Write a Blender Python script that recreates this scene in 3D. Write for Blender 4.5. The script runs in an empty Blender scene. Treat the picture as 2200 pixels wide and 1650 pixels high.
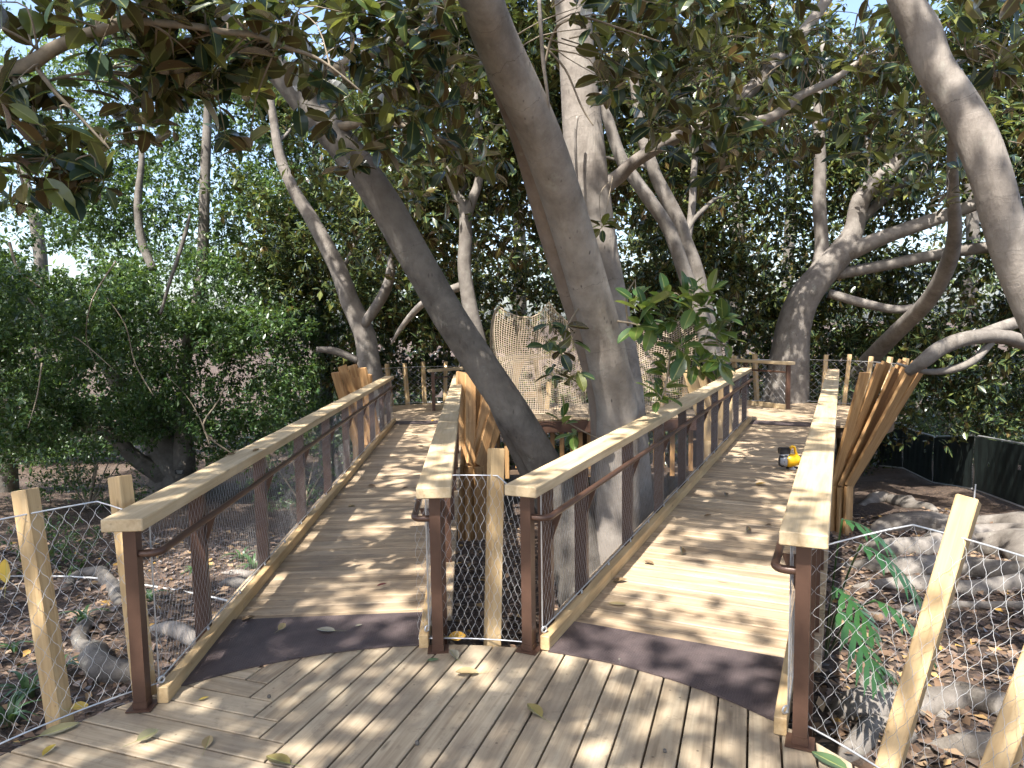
import bpy, math, random
import numpy as np
from mathutils import Vector, Matrix

rng = np.random.default_rng(11)
random.seed(11)
scene = bpy.context.scene
col = scene.collection

# ------------------------------------------------------------------ camera
CAM_H, FPX = 1.96, 1525.0
PITCH, ROLL = math.radians(5.056), math.radians(0.877)
fw = np.array([0, math.cos(PITCH), -math.sin(PITCH)])
rt0 = np.array([1.0, 0, 0])
dn0 = np.cross(fw, rt0)
rt = math.cos(ROLL) * rt0 + math.sin(ROLL) * dn0
dn = -math.sin(ROLL) * rt0 + math.cos(ROLL) * dn0
CAM = np.array([0, 0, CAM_H])
cd = bpy.data.cameras.new('camera')
cam = bpy.data.objects.new('camera', cd)
col.objects.link(cam)
cd.sensor_width = 36.0
cd.lens = 36.0 * FPX / 2200.0
cd.clip_start, cd.clip_end = 0.05, 2000.0
m = Matrix.Identity(4)
for i in range(3):
    m[i][0], m[i][1], m[i][2], m[i][3] = rt[i], -dn[i], -fw[i], CAM[i]
cam.matrix_world = m
scene.camera = cam

# ------------------------------------------------------------------ sky and sun
SUN_AZ, SUN_EL = math.radians(28.5), math.radians(57.0)      # shadows run along +SUN_AZ
to_sun = Vector((-math.sin(SUN_AZ) * math.cos(SUN_EL), -math.cos(SUN_AZ) * math.cos(SUN_EL), math.sin(SUN_EL)))
world = bpy.data.worlds.new('World')
scene.world = world
world.use_nodes = True
wn = world.node_tree
bg = wn.nodes['Background']
sky = wn.nodes.new('ShaderNodeTexSky')
sky.sky_type = 'NISHITA'
sky.sun_disc = False
sky.sun_elevation = SUN_EL
sky.sun_rotation = math.atan2(to_sun.x, to_sun.y)
sky.air_density, sky.dust_density, sky.ozone_density = 0.9, 2.6, 0.8
bg.inputs['Strength'].default_value = 0.15
wn.links.new(sky.outputs[0], bg.inputs['Color'])
sl = bpy.data.lights.new('sun', 'SUN')
sl.energy, sl.angle, sl.color = 4.5, math.radians(0.53), (1.0, 0.95, 0.87)
so = bpy.data.objects.new('sun', sl)
col.objects.link(so)
so.rotation_euler = (-to_sun).to_track_quat('-Z', 'Y').to_euler()
so.location = (0, 0, 40)
vs = scene.view_settings
vs.view_transform, vs.look, vs.exposure, vs.gamma = 'Standard', 'None', 1.55, 1.0
vs.use_curve_mapping = False
cy = scene.cycles
cy.max_bounces, cy.diffuse_bounces, cy.glossy_bounces, cy.transmission_bounces, cy.transparent_max_bounces = 5, 3, 2, 3, 2
cy.caustics_reflective = cy.caustics_refractive = False
cy.use_denoising = True
cy.use_light_tree = False
cy.use_adaptive_sampling, cy.adaptive_threshold = True, 0.02
cy.sample_clamp_indirect = 6.0


# ------------------------------------------------------------------ pixel helpers (photo is 2200 x 1650)
def ray(px, py):
    return fw + (px - 1100) / FPX * rt + (py - 825) / FPX * dn


def G(px, py, z=0.0):
    d = ray(px, py)
    return Vector(CAM + d * ((z - CAM_H) / d[2]))


def P(px, py, Y):
    d = ray(px, py)
    return Vector(CAM + d * (Y / d[1]))


def proj(q):
    v = np.asarray(q, float) - CAM
    zz = v @ fw
    return 1100 + FPX * (v @ rt) / zz, 825 + FPX * (v @ dn) / zz, zz


def gz(x, y):
    t = min(max(y - 4.0, 0.0), 22.0)
    z = -0.8 - 0.125 * t
    if y > 40:
        z += 0.012 * (y - 40)
    return z + 0.06 * math.sin(x * 1.3 + y * .7) + 0.04 * math.sin(x * 2.9 - y * 2.1)


# ------------------------------------------------------------------ object helpers
MW = {}


def register(o, frame):
    MW[o.name] = frame


def tag(o, label=None, cat=None, group=None, kind=None):
    if label: o['label'] = label
    if cat: o['category'] = cat
    if group: o['group'] = group
    if kind: o['kind'] = kind
    return o


def place(o, frame, parent=None):
    if parent is not None:
        o.parent = parent
        o.matrix_parent_inverse = Matrix.Identity(4)
        o.matrix_basis = MW[parent.name].inverted() @ frame
    else:
        o.matrix_basis = frame
    MW[o.name] = frame
    return o


def thing(name, loc, label=None, cat=None, group=None, rot=None):
    o = bpy.data.objects.new(name, None)
    o.empty_display_size = 0.1
    col.objects.link(o)
    fr = Matrix.Translation(Vector(loc))
    if rot is not None: fr = fr @ rot
    place(o, fr)
    return tag(o, label, cat, group)


def link_mesh(name, me, mat, frame, parent=None):
    o = bpy.data.objects.new(name, me)
    col.objects.link(o)
    if mat is not None and not me.materials:
        me.materials.append(mat)
    return place(o, frame, parent)


class MB:
    """collects faces in world space; build() turns them into ONE mesh object"""
    def __init__(s):
        s.v, s.f, s.a = [], [], []

    def add(s, v, f, a=None):
        b = len(s.v)
        s.v += [tuple(q) for q in v]
        s.f += [tuple(i + b for i in q) for q in f]
        s.a += list(a) if a is not None else [0.0] * len(v)
        return s

    def box(s, c, size, rot=None):
        c = Vector(c)
        hx, hy, hz = [q / 2 for q in size]
        R = rot if rot is not None else Matrix.Identity(3)
        vs_ = [c + R @ Vector((x * hx, y * hy, z * hz)) for x in (-1, 1) for y in (-1, 1) for z in (-1, 1)]
        return s.add(vs_, [(0, 1, 3, 2), (4, 6, 7, 5), (0, 4, 5, 1), (2, 3, 7, 6), (0, 2, 6, 4), (1, 5, 7, 3)])

    def tube(s, pts, r, segs=8, cap=True):
        v, f, a = tube_mesh(pts, r, segs, cap)
        return s.add(v, f, a)

    def ring(s, c, normal, R, r, n=12, k=5):
        nrm = Vector(normal).normalized()
        u = nrm.orthogonal().normalized()
        w = nrm.cross(u)
        vs_, fs = [], []
        for i in range(n):
            t = 2 * math.pi * i / n
            d = u * math.cos(t) + w * math.sin(t)
            for j in range(k):
                q = 2 * math.pi * j / k
                vs_.append(Vector(c) + d * (R + r * math.cos(q)) + nrm * (r * math.sin(q)))
        for i in range(n):
            for j in range(k):
                fs.append((i * k + j, ((i + 1) % n) * k + j, ((i + 1) % n) * k + (j + 1) % k, i * k + (j + 1) % k))
        return s.add(vs_, fs)

    def lathe(s, c, axis, prof, n=16):
        ax = Vector(axis).normalized()
        u = ax.orthogonal().normalized()
        w = ax.cross(u)
        vs_, fs = [], []
        for (h, r) in prof:
            for i in range(n):
                t = 2 * math.pi * i / n
                vs_.append(Vector(c) + ax * h + (u * math.cos(t) + w * math.sin(t)) * r)
        for j in range(len(prof) - 1):
            for i in range(n):
                fs.append((j * n + i, j * n + (i + 1) % n, (j + 1) * n + (i + 1) % n, (j + 1) * n + i))
        fs.append(tuple(range(n))[::-1])
        fs.append(tuple((len(prof) - 1) * n + i for i in range(n)))
        return s.add(vs_, fs)

    def build(s, name, mat, parent=None, frame=None, smooth=False, origin=None):
        if frame is None:
            if origin is None:
                frame = Matrix.Translation(MW[parent.name].translation) if parent is not None else Matrix.Translation(Vector(s.v[0]))
            else:
                frame = Matrix.Translation(Vector(origin))
        inv = np.array(frame.inverted())
        V = np.array([tuple(q) for q in s.v], float)
        V = V @ inv[:3, :3].T + inv[:3, 3]
        me = bpy.data.meshes.new(name)
        me.from_pydata(V.tolist(), [], s.f)
        if any(s.a):
            at = me.attributes.new('along', 'FLOAT', 'POINT')
            at.data.foreach_set('value', np.array(s.a, np.float32))
        if smooth:
            me.polygons.foreach_set('use_smooth', np.ones(len(me.polygons), bool))
        me.update()
        return link_mesh(name, me, mat, frame, parent)


def catmull(pts, sub):
    pts = [np.array(q, float) for q in pts]
    out = []
    n = len(pts)
    for i in range(n - 1):
        p0, p1, p2, p3 = pts[max(i - 1, 0)], pts[i], pts[i + 1], pts[min(i + 2, n - 1)]
        for k in range(sub):
            t = k / sub
            out.append(.5 * ((2 * p1) + (-p0 + p2) * t + (2 * p0 - 5 * p1 + 4 * p2 - p3) * t * t + (-p0 + 3 * p1 - 3 * p2 + p3) * t ** 3))
    out.append(pts[-1])
    return np.array(out)


def tube_mesh(pts, r, segs=8, cap=True, lump=0.0):
    pts = np.array([tuple(q) for q in pts], float)
    n = len(pts)
    r = np.full(n, r) if np.isscalar(r) else np.asarray(r, float)
    tan = np.gradient(pts, axis=0)
    tan /= np.linalg.norm(tan, axis=1)[:, None] + 1e-12
    u = np.cross(tan[0], [0, 0, 1.0])
    if np.linalg.norm(u) < 1e-3: u = np.cross(tan[0], [0, 1.0, 0])
    u /= np.linalg.norm(u)
    V = np.zeros((n, segs, 3))
    al = np.zeros((n, segs))
    L = 0
    ang = np.arange(segs) * 2 * math.pi / segs
    ph = rng.random(6) * 6.28
    for i in range(n):
        u = u - tan[i] * (u @ tan[i])
        u /= np.linalg.norm(u)
        w = np.cross(tan[i], u)
        if i: L += np.linalg.norm(pts[i] - pts[i - 1])
        rr = r[i] * np.ones(segs)
        if lump:
            rr = rr * (1 + lump * (np.sin(2 * ang + ph[0] + L * .8) * .5 + np.sin(3 * ang + ph[1] - L * 1.1) * .35 + np.sin(5 * ang + ph[3] + L * .4) * .2 + .4 * math.sin(L * 2.3 + ph[2]) * np.sin(ang + ph[4])))
        V[i] = pts[i] + np.outer(np.cos(ang) * rr, u) + np.outer(np.sin(ang) * rr, w)
        al[i] = L
    F = []
    for i in range(n - 1):
        for j in range(segs):
            F.append((i * segs + j, i * segs + (j + 1) % segs, (i + 1) * segs + (j + 1) % segs, (i + 1) * segs + j))
    if cap:
        F.append(tuple(range(segs))[::-1])
        F.append(tuple((n - 1) * segs + j for j in range(segs)))
    return V.reshape(-1, 3), F, (al + .001).reshape(-1)


_box_cache = {}


def cham_box(L, w, t, ch, mat):
    key = (round(L, 3), round(w, 3), round(t, 3), ch, mat.name)
    if key in _box_cache: return _box_cache[key]
    hx, hy, hz = L / 2, w / 2, t / 2
    V, F = [], []
    prof = [(hy - ch, -hz), (hy, -hz + ch), (hy, hz - ch), (hy - ch, hz), (-hy + ch, hz), (-hy, hz - ch), (-hy, -hz + ch), (-hy + ch, -hz)]
    for x, inset in ((-hx, ch), (-hx + ch, 0), (hx - ch, 0), (hx, ch)):
        for (y, z) in prof:
            V.append((x, y - math.copysign(min(inset, abs(y)), y), z - math.copysign(min(inset, abs(z)), z)))
    for k in range(3):
        for j in range(8):
            F.append((k * 8 + j, (k + 1) * 8 + j, (k + 1) * 8 + (j + 1) % 8, k * 8 + (j + 1) % 8)[::-1])
    F.append(tuple(range(8))[::-1][::-1])
    F.append(tuple(24 + j for j in range(8))[::-1])
    me = bpy.data.meshes.new('board')
    me.from_pydata(V, [], F)
    me.update()
    me.materials.append(mat)
    _box_cache[key] = me
    return me


def frame_of(p0, p1, up=(0, 0, 1)):
    p0, p1 = Vector(p0), Vector(p1)
    x = (p1 - p0).normalized()
    u = Vector(up)
    y = u.cross(x).normalized()
    z = x.cross(y)
    M = Matrix((x, y, z)).transposed().to_4x4()
    M.translation = (p0 + p1) / 2
    return M


def board(name, p0, p1, w, t, mat, parent, up=(0, 0, 1), ch=.004):
    """a length of timber whose grain runs along its own x"""
    fr = frame_of(p0, p1, up)
    return link_mesh(name, cham_box((Vector(p1) - Vector(p0)).length, w, t, ch, mat), mat, fr, parent)


# ------------------------------------------------------------------ materials
def new_mat(name):
    mt = bpy.data.materials.new(name)
    mt.use_nodes = True
    nt = mt.node_tree
    nt.nodes.clear()
    out = nt.nodes.new('ShaderNodeOutputMaterial')
    return mt, nt, out


def N(nt, typ, **kw):
    n = nt.nodes.new(typ)
    for k, v in kw.items():
        if k in n.inputs: n.inputs[k].default_value = v
        else: setattr(n, k, v)
    return n


def ramp(nt, stops, src, interp='LINEAR'):
    r = nt.nodes.new('ShaderNodeValToRGB')
    r.color_ramp.interpolation = interp
    el = r.color_ramp.elements
    while len(el) < len(stops): el.new(0.5)
    for e, (p, c) in zip(el, stops):
        e.position = p
        e.color = (*c, 1) if len(c) == 3 else c
    nt.links.new(src, r.inputs[0])
    return r.outputs[0]


def mixc(nt, fac, a, b, mode='MIX'):
    n = nt.nodes.new('ShaderNodeMix')
    n.data_type = 'RGBA'
    n.blend_type = mode
    for s, v in ((0, fac), (6, a), (7, b)):
        if hasattr(v, 'is_linked') or hasattr(v, 'links'): nt.links.new(v, n.inputs[s])
        elif s == 0: n.inputs[0].default_value = v
        else: n.inputs[s].default_value = (*v, 1)
    return n.outputs[2]


def vmath(nt, op, a, b):
    n = nt.nodes.new('ShaderNodeVectorMath')
    n.operation = op
    for i, v in enumerate((a, b)):
        if hasattr(v, 'links'): nt.links.new(v, n.inputs[i])
        else: n.inputs[i].default_value = v
    return n.outputs[0]


def fmath(nt, op, a, b=0.0, clamp=False):
    n = nt.nodes.new('ShaderNodeMath')
    n.operation = op
    n.use_clamp = clamp
    for i, v in enumerate((a, b)):
        if hasattr(v, 'links'): nt.links.new(v, n.inputs[i])
        else: n.inputs[i].default_value = v
    return n.outputs[0]


def noise(nt, vec, scale, detail=4, rough=.55, dist=0.0):
    n = N(nt, 'ShaderNodeTexNoise')
    n.inputs['Scale'].default_value = scale
    n.inputs['Detail'].default_value = detail
    n.inputs['Roughness'].default_value = rough
    n.inputs['Distortion'].default_value = dist
    nt.links.new(vec, n.inputs['Vector'])
    return n.outputs['Fac']


def wood(name, c_dark, c_mid, c_light, dirt=0.0, rough=.62, speck=.5, tint=.12):
    mt, nt, out = new_mat(name)
    tc = N(nt, 'ShaderNodeTexCoord').outputs['Object']
    oi = N(nt, 'ShaderNodeObjectInfo')
    off = N(nt, 'ShaderNodeCombineXYZ')
    for k, s in enumerate((37.0, 91.0, 53.0)):
        nt.links.new(fmath(nt, 'MULTIPLY', oi.outputs['Random'], s), off.inputs[k])
    v = vmath(nt, 'ADD', tc, off.outputs[0])
    g = vmath(nt, 'MULTIPLY', v, (1.6, 34.0, 34.0))
    n1 = noise(nt, g, 1.0, 5, .6, .8)
    g2 = vmath(nt, 'MULTIPLY', v, (.8, 7.0, 7.0))
    n2 = noise(nt, g2, 1.0, 3, .5, 1.4)
    c = ramp(nt, [(.34, c_dark), (.5, c_mid), (.64, c_light)], fmath(nt, 'ADD', fmath(nt, 'MULTIPLY', n1, .5), fmath(nt, 'MULTIPLY', n2, .5)))
    # knots
    kv = vmath(nt, 'MULTIPLY', v, (2.2, 8.0, 8.0))
    vo = N(nt, 'ShaderNodeTexVoronoi')
    vo.inputs['Scale'].default_value = 1.0
    nt.links.new(kv, vo.inputs['Vector'])
    k = ramp(nt, [(.035, (.8, .8, .8)), (.12, (0, 0, 0))], vo.outputs['Distance'])
    c = mixc(nt, k, c, tuple(q * .5 for q in c_dark))
    # each stick its own tone
    tone = N(nt, 'ShaderNodeMapRange')
    nt.links.new(oi.outputs['Random'], tone.inputs[0])
    tone.inputs[3].default_value, tone.inputs[4].default_value = 1 - tint, 1 + tint
    c = mixc(nt, 1.0, c, tone.outputs[0], 'MULTIPLY')
    pos = N(nt, 'ShaderNodeNewGeometry').outputs['Position']
    if dirt > 0:
        d1 = noise(nt, pos, 2.3, 6, .62)
        dm = ramp(nt, [(.42, (0, 0, 0)), (.7, (dirt,) * 3)], d1)
        c = mixc(nt, dm, c, (.17, .145, .12))
        d2 = noise(nt, pos, 13.0, 5, .7)
        dm2 = ramp(nt, [(.56, (0, 0, 0)), (.72, (dirt * .9,) * 3)], d2)
        c = mixc(nt, dm2, c, (.13, .10, .08))
    if speck > 0:
        vs2 = N(nt, 'ShaderNodeTexVoronoi')
        vs2.inputs['Scale'].default_value = 9.0
        nt.links.new(pos, vs2.inputs['Vector'])
        sm = ramp(nt, [(.03, (speck,) * 3), (.075, (0, 0, 0))], vs2.outputs['Distance'])
        c = mixc(nt, sm, c, (.05, .035, .025))
    b = N(nt, 'ShaderNodeBsdfPrincipled')
    nt.links.new(c, b.inputs['Base Color'])
    b.inputs['Roughness'].default_value = rough
    b.inputs['Specular IOR Level'].default_value = .3
    bp = N(nt, 'ShaderNodeBump')
    bp.inputs['Strength'].default_value = .35
    bp.inputs['Distance'].default_value = .003
    nt.links.new(n1, bp.inputs['Height'])
    nt.links.new(bp.outputs[0], b.inputs['Normal'])
    nt.links.new(b.outputs[0], out.inputs[0])
    return mt


def plain(name, c, rough=.5, metal=0.0, var=.15, vscale=8.0, spec=.5, bump=0.0, bscale=60.0):
    mt, nt, out = new_mat(name)
    tc = N(nt, 'ShaderNodeTexCoord').outputs['Object']
    n1 = noise(nt, tc, vscale, 4, .6)
    cc = ramp(nt, [(.3, tuple(q * (1 - var) for q in c)), (.7, tuple(q * (1 + var) for q in c))], n1)
    b = N(nt, 'ShaderNodeBsdfPrincipled')
    nt.links.new(cc, b.inputs['Base Color'])
    b.inputs['Roughness'].default_value = rough
    b.inputs['Metallic'].default_value = metal
    b.inputs['Specular IOR Level'].default_value = spec
    if bump:
        n2 = noise(nt, tc, bscale, 4, .6)
        bp = N(nt, 'ShaderNodeBump')
        bp.inputs['Strength'].default_value = bump
        bp.inputs['Distance'].default_value = .01
        nt.links.new(n2, bp.inputs['Height'])
        nt.links.new(bp.outputs[0], b.inputs['Normal'])
    nt.links.new(b.outputs[0], out.inputs[0])
    return mt


def bark(name, c_dark, c_light, rings=.5, spots=.5):
    mt, nt, out = new_mat(name)
    tc = N(nt, 'ShaderNodeTexCoord').outputs['Object']
    at = N(nt, 'ShaderNodeAttribute')
    at.attribute_name = 'along'
    n1 = noise(nt, tc, 2.2, 6, .6, .6)
    n2 = noise(nt, tc, 9.0, 5, .65)
    c = ramp(nt, [(.36, c_dark), (.62, c_light)], fmath(nt, 'ADD', fmath(nt, 'MULTIPLY', n1, .65), fmath(nt, 'MULTIPLY', n2, .35)))
    # growth rings across the stem
    al = fmath(nt, 'ADD', at.outputs['Fac'], fmath(nt, 'MULTIPLY', n1, .35))
    cx = N(nt, 'ShaderNodeCombineXYZ')
    nt.links.new(al, cx.inputs[0])
    r1 = noise(nt, cx.outputs[0], 16.0, 5, .75)
    rm = ramp(nt, [(.585, (0, 0, 0)), (.64, (min(1, rings * 1.25),) * 3)], r1)
    c = mixc(nt, rm, c, tuple(q * .55 for q in c_dark))
    # dark lenticels and lichen
    g = vmath(nt, 'MULTIPLY', tc, (16, 16, 5))
    vo = N(nt, 'ShaderNodeTexVoronoi')
    vo.inputs['Scale'].default_value = 1.0
    nt.links.new(g, vo.inputs['Vector'])
    sm = ramp(nt, [(.08, (spots,) * 3), (.17, (0, 0, 0))], vo.outputs['Distance'])
    sm = mixc(nt, 1.0, sm, ramp(nt, [(.5, (0, 0, 0)), (.6, (1, 1, 1))], noise(nt, tc, 1.4, 3)), 'MULTIPLY')
    c = mixc(nt, sm, c, (.05, .04, .035))
    ln = ramp(nt, [(.6, (0, 0, 0)), (.72, (.5, .5, .5))], noise(nt, tc, 5.0, 5, .7))
    c = mixc(nt, ln, c, (.36, .36, .31))
    b = N(nt, 'ShaderNodeBsdfPrincipled')
    nt.links.new(c, b.inputs['Base Color'])
    b.inputs['Roughness'].default_value = .72
    b.inputs['Specular IOR Level'].default_value = .25
    g2 = vmath(nt, 'MULTIPLY', tc, (42, 42, 9))
    h = fmath(nt, 'ADD', fmath(nt, 'MULTIPLY', noise(nt, g2, 1.0, 5, .65), .6), fmath(nt, 'MULTIPLY', r1, .5))
    bp = N(nt, 'ShaderNodeBump')
    bp.inputs['Strength'].default_value = .8
    bp.inputs['Distance'].default_value = .02
    nt.links.new(h, bp.inputs['Height'])
    nt.links.new(bp.outputs[0], b.inputs['Normal'])
    nt.links.new(b.outputs[0], out.inputs[0])
    return mt


def leafmat(name, top, under, transl, trans_fac=.3, rough=.32, vein=True):
    """top: colour stops by leaf; under: underside stops"""
    mt, nt, out = new_mat(name)
    at = N(nt, 'ShaderNodeAttribute')
    at.attribute_name = 'rnd'
    oi = N(nt, 'ShaderNodeObjectInfo')
    rv = fmath(nt, 'FRACT', fmath(nt, 'ADD', at.outputs['Fac'], oi.outputs['Random']))
    ct = ramp(nt, top, rv)
    cu = ramp(nt, under, rv)
    geo = N(nt, 'ShaderNodeNewGeometry')
    c = mixc(nt, geo.outputs['Backfacing'], ct, cu)
    if vein:
        ac = N(nt, 'ShaderNodeAttribute')
        ac.attribute_name = 'across'
        vm = ramp(nt, [(.05, (.75, .75, .75)), (.12, (0, 0, 0))], ac.outputs['Fac'])
        c = mixc(nt, vm, c, (.30, .32, .10))
    df = N(nt, 'ShaderNodeBsdfDiffuse')
    nt.links.new(c, df.inputs['Color'])
    gl = N(nt, 'ShaderNodeBsdfAnisotropic')
    gl.inputs['Roughness'].default_value = rough
    gl.inputs['Color'].default_value = (.95, .97, 1.0, 1)
    fr = N(nt, 'ShaderNodeFresnel')
    fr.inputs['IOR'].default_value = 1.5
    fx = fmath(nt, 'MULTIPLY', fr.outputs[0], fmath(nt, 'SUBTRACT', 1.0, fmath(nt, 'MULTIPLY', geo.outputs['Backfacing'], .75)))
    b = N(nt, 'ShaderNodeMixShader')
    nt.links.new(fx, b.inputs[0])
    nt.links.new(df.outputs[0], b.inputs[1])
    nt.links.new(gl.outputs[0], b.inputs[2])
    t = N(nt, 'ShaderNodeBsdfTranslucent')
    nt.links.new(ramp(nt, transl, rv), t.inputs['Color'])
    mx = N(nt, 'ShaderNodeMixShader')
    mx.inputs[0].default_value = trans_fac
    nt.links.new(b.outputs[0], mx.inputs[1])
    nt.links.new(t.outputs[0], mx.inputs[2])
    nt.links.new(mx.outputs[0], out.inputs[0])
    return mt


def plate_mat():
    mt, nt, out = new_mat('bronze_tread_plate')
    pos = N(nt, 'ShaderNodeTexCoord').outputs['Object']
    n1 = noise(nt, pos, 6, 5, .65)
    c = ramp(nt, [(.35, (.055, .040, .042)), (.7, (.105, .078, .076))], n1)
    b = N(nt, 'ShaderNodeBsdfPrincipled')
    nt.links.new(c, b.inputs['Base Color'])
    b.inputs['Roughness'].default_value = .5
    # raised lozenges in alternating rows
    br = N(nt, 'ShaderNodeTexBrick')
    br.offset = .5
    br.inputs['Scale'].default_value = 1.0
    br.inputs['Brick Width'].default_value = .030
    br.inputs['Row Height'].default_value = .012
    br.inputs['Mortar Size'].default_value = .0042
    br.inputs['Mortar Smooth'].default_value = .6
    nt.links.new(pos, br.inputs['Vector'])
    bp = N(nt, 'ShaderNodeBump')
    bp.invert = True
    bp.inputs['Strength'].default_value = .9
    bp.inputs['Distance'].default_value = .004
    nt.links.new(br.outputs['Fac'], bp.inputs['Height'])
    nt.links.new(bp.outputs[0], b.inputs['Normal'])
    nt.links.new(b.outputs[0], out.inputs[0])
    return mt


def litter_mat():
    mt, nt, out = new_mat('leaf_litter_soil')
    pos = N(nt, 'ShaderNodeNewGeometry').outputs['Position']
    dv = vmath(nt, 'ADD', pos, vmath(nt, 'MULTIPLY', (0, 0, 0), (1, 1, 1)))
    vo = N(nt, 'ShaderNodeTexVoronoi')
    vo.inputs['Scale'].default_value = 22.0
    vo.inputs['Randomness'].default_value = 1.0
    nt.links.new(dv, vo.inputs['Vector'])
    sep = N(nt, 'ShaderNodeSeparateColor')
    nt.links.new(vo.outputs['Color'], sep.inputs[0])
    c = ramp(nt, [(0, (.045, .028, .020)), (.3, (.085, .052, .034)), (.6, (.14, .088, .06)), (.85, (.24, .16, .11)), (.97, (.33, .23, .13))], sep.outputs[0])
    e = ramp(nt, [(.02, (0, 0, 0)), (.5, (.8, .8, .8))], vo.outputs['Distance'])
    c = mixc(nt, e, c, (.04, .026, .02))
    n1 = noise(nt, pos, .7, 5, .6)
    c = mixc(nt, ramp(nt, [(.45, (0, 0, 0)), (.65, (.6, .6, .6))], n1), c, (.12, .09, .07))
    n2 = noise(nt, pos, 40, 4, .7)
    b = N(nt, 'ShaderNodeBsdfPrincipled')
    nt.links.new(c, b.inputs['Base Color'])
    b.inputs['Roughness'].default_value = .9
    bp = N(nt, 'ShaderNodeBump')
    bp.inputs['Strength'].default_value = .9
    bp.inputs['Distance'].default_value = .03
    nt.links.new(fmath(nt, 'ADD', n2, vo.outputs['Distance']), bp.inputs['Height'])
    nt.links.new(bp.outputs[0], b.inputs['Normal'])
    nt.links.new(b.outputs[0], out.inputs[0])
    return mt


M = dict(
    deck=wood('weathered_deck_boards', (.25, .19, .125), (.42, .335, .23), (.53, .44, .31), dirt=.6, speck=.7, tint=.14),
    ramp=wood('ramp_deck_boards', (.26, .185, .115), (.42, .315, .205), (.53, .42, .29), dirt=.5, speck=.6, tint=.2),
    pine=wood('pale_sawn_timber', (.40, .29, .165), (.53, .41, .25), (.61, .49, .32), dirt=.2, speck=.25, tint=.07, rough=.6),
    cedar=wood('orange_stained_timber', (.24, .125, .05), (.38, .215, .09), (.48, .30, .14), dirt=.1, speck=.3, tint=.16, rough=.55),
    fpost=wood('yellow_fence_timber', (.38, .25, .12), (.52, .365, .19), (.60, .445, .25), dirt=.12, speck=.5, tint=.06, rough=.55),
    joist=wood('dark_framing', (.09, .06, .04), (.13, .09, .06), (.17, .12, .08), speck=0, tint=.1),  # dark brown timber for joists, beams and supports
    bronze=plain('bronze_powder_coat', (.095, .052, .036), .38, .25, .12, 10, .5, .06, 180),
    wire_near=plain('bright_galvanised_wire', (.48, .48, .48), .42, .3, .1),
    wire=plain('galvanised_wire', (.36, .36, .365), .45, .3, .1),
    steel=plain('zinc_steel', (.60, .61, .62), .38, .6, .15, 30),
    plate=plate_mat(),
    litter=litter_mat(),
    bark=bark('fig_bark', (.175, .15, .13), (.33, .295, .26), .7, .8),
    bark_red=bark('brown_fig_bark', (.17, .13, .105), (.27, .22, .18), .6, .6),
    bark_mid=bark('shaded_fig_bark', (.12, .105, .09), (.25, .225, .2), .6, .8),  # darker copy of the fig bark, canopy shade put into its colour
    bark_dark=bark('dark_mottled_bark', (.085, .075, .065), (.19, .172, .152), .4, .6),
    twig=plain('twig_bark', (.22, .18, .13), .75, 0, .25, 20),
    rope=plain('tan_hemp_rope', (.36, .29, .21), .85, 0, .2, 30),
    fabric=plain('black_green_screen', (.012, .020, .019), .75, 0, .4, 3, .3, .15, 30),
    tagy=plain('yellow_tag', (.62, .42, .03), .5),
    white=plain('white_pipe', (.6, .6, .58), .45, 0, .15, 14),
    yellow=plain('yellow_plastic', (.75, .42, .01), .35, 0, .06),
    black=plain('black_plastic', (.018, .018, .02), .35, 0, .2),
    grey=plain('grey_plastic', (.33, .35, .39), .35, 0, .1),
    strap=leafmat('strap_leaf', [(0, (.035, .085, .025)), (1, (.07, .14, .04))], [(0, (.05, .1, .03)), (1, (.08, .15, .05))], [(0, (.1, .2, .03)), (1, (.15, .25, .05))], .25, .4, False),
    philo=leafmat('philodendron_leaf', [(0, (.02, .07, .025)), (1, (.04, .11, .03))], [(0, (.04, .1, .04)), (1, (.06, .13, .05))], [(0, (.1, .22, .04)), (1, (.14, .26, .05))], .25, .28, False),
)
FIG_TOP = [(0, (.018, .034, .022)), (.35, (.028, .052, .030)), (.75, (.042, .074, .034)), (.93, (.075, .115, .04)), (1, (.20, .21, .05))]
FIG_UND = [(0, (.085, .055, .025)), (.4, (.12, .075, .03)), (.75, (.10, .095, .035)), (.92, (.15, .15, .05)), (1, (.21, .2, .05))]
FIG_TRA = [(0, (.05, .075, .022)), (.5, (.09, .12, .03)), (.9, (.2, .25, .045)), (1, (.36, .38, .06))]
M['fig'] = leafmat('fig_leaf', FIG_TOP, FIG_UND, FIG_TRA, .26, .24)
M['fig_young'] = leafmat('young_fig_leaf', [(0, (.025, .06, .025)), (.5, (.05, .11, .03)), (1, (.14, .22, .05))],
                         [(0, (.07, .10, .035)), (1, (.15, .19, .06))], [(0, (.14, .24, .03)), (1, (.38, .48, .07))], .34, .3)
M['small'] = leafmat('small_green_leaf', [(0, (.022, .052, .016)), (.5, (.038, .085, .022)), (.9, (.075, .14, .035)), (1, (.13, .19, .05))],
                     [(0, (.04, .075, .025)), (1, (.09, .14, .05))], [(0, (.08, .15, .02)), (1, (.24, .36, .06))], .30, .36, False)
M['gold'] = leafmat('golden_leaf', [(0, (.10, .10, .03)), (1, (.26, .19, .05))], [(0, (.12, .11, .04)), (1, (.24, .18, .06))],
                    [(0, (.2, .2, .03)), (1, (.4, .32, .06))], .3, .45, False)
M['dead'] = leafmat('fallen_litter_leaf', [(0, (.055, .032, .02)), (.35, (.12, .07, .04)), (.7, (.22, .14, .085)), (.93, (.32, .22, .13)), (1, (.5, .28, .04))],
                    [(0, (.08, .05, .03)), (1, (.28, .2, .13))], [(0, (.1, .06, .02)), (1, (.2, .12, .04))], .15, .6, False)

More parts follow.
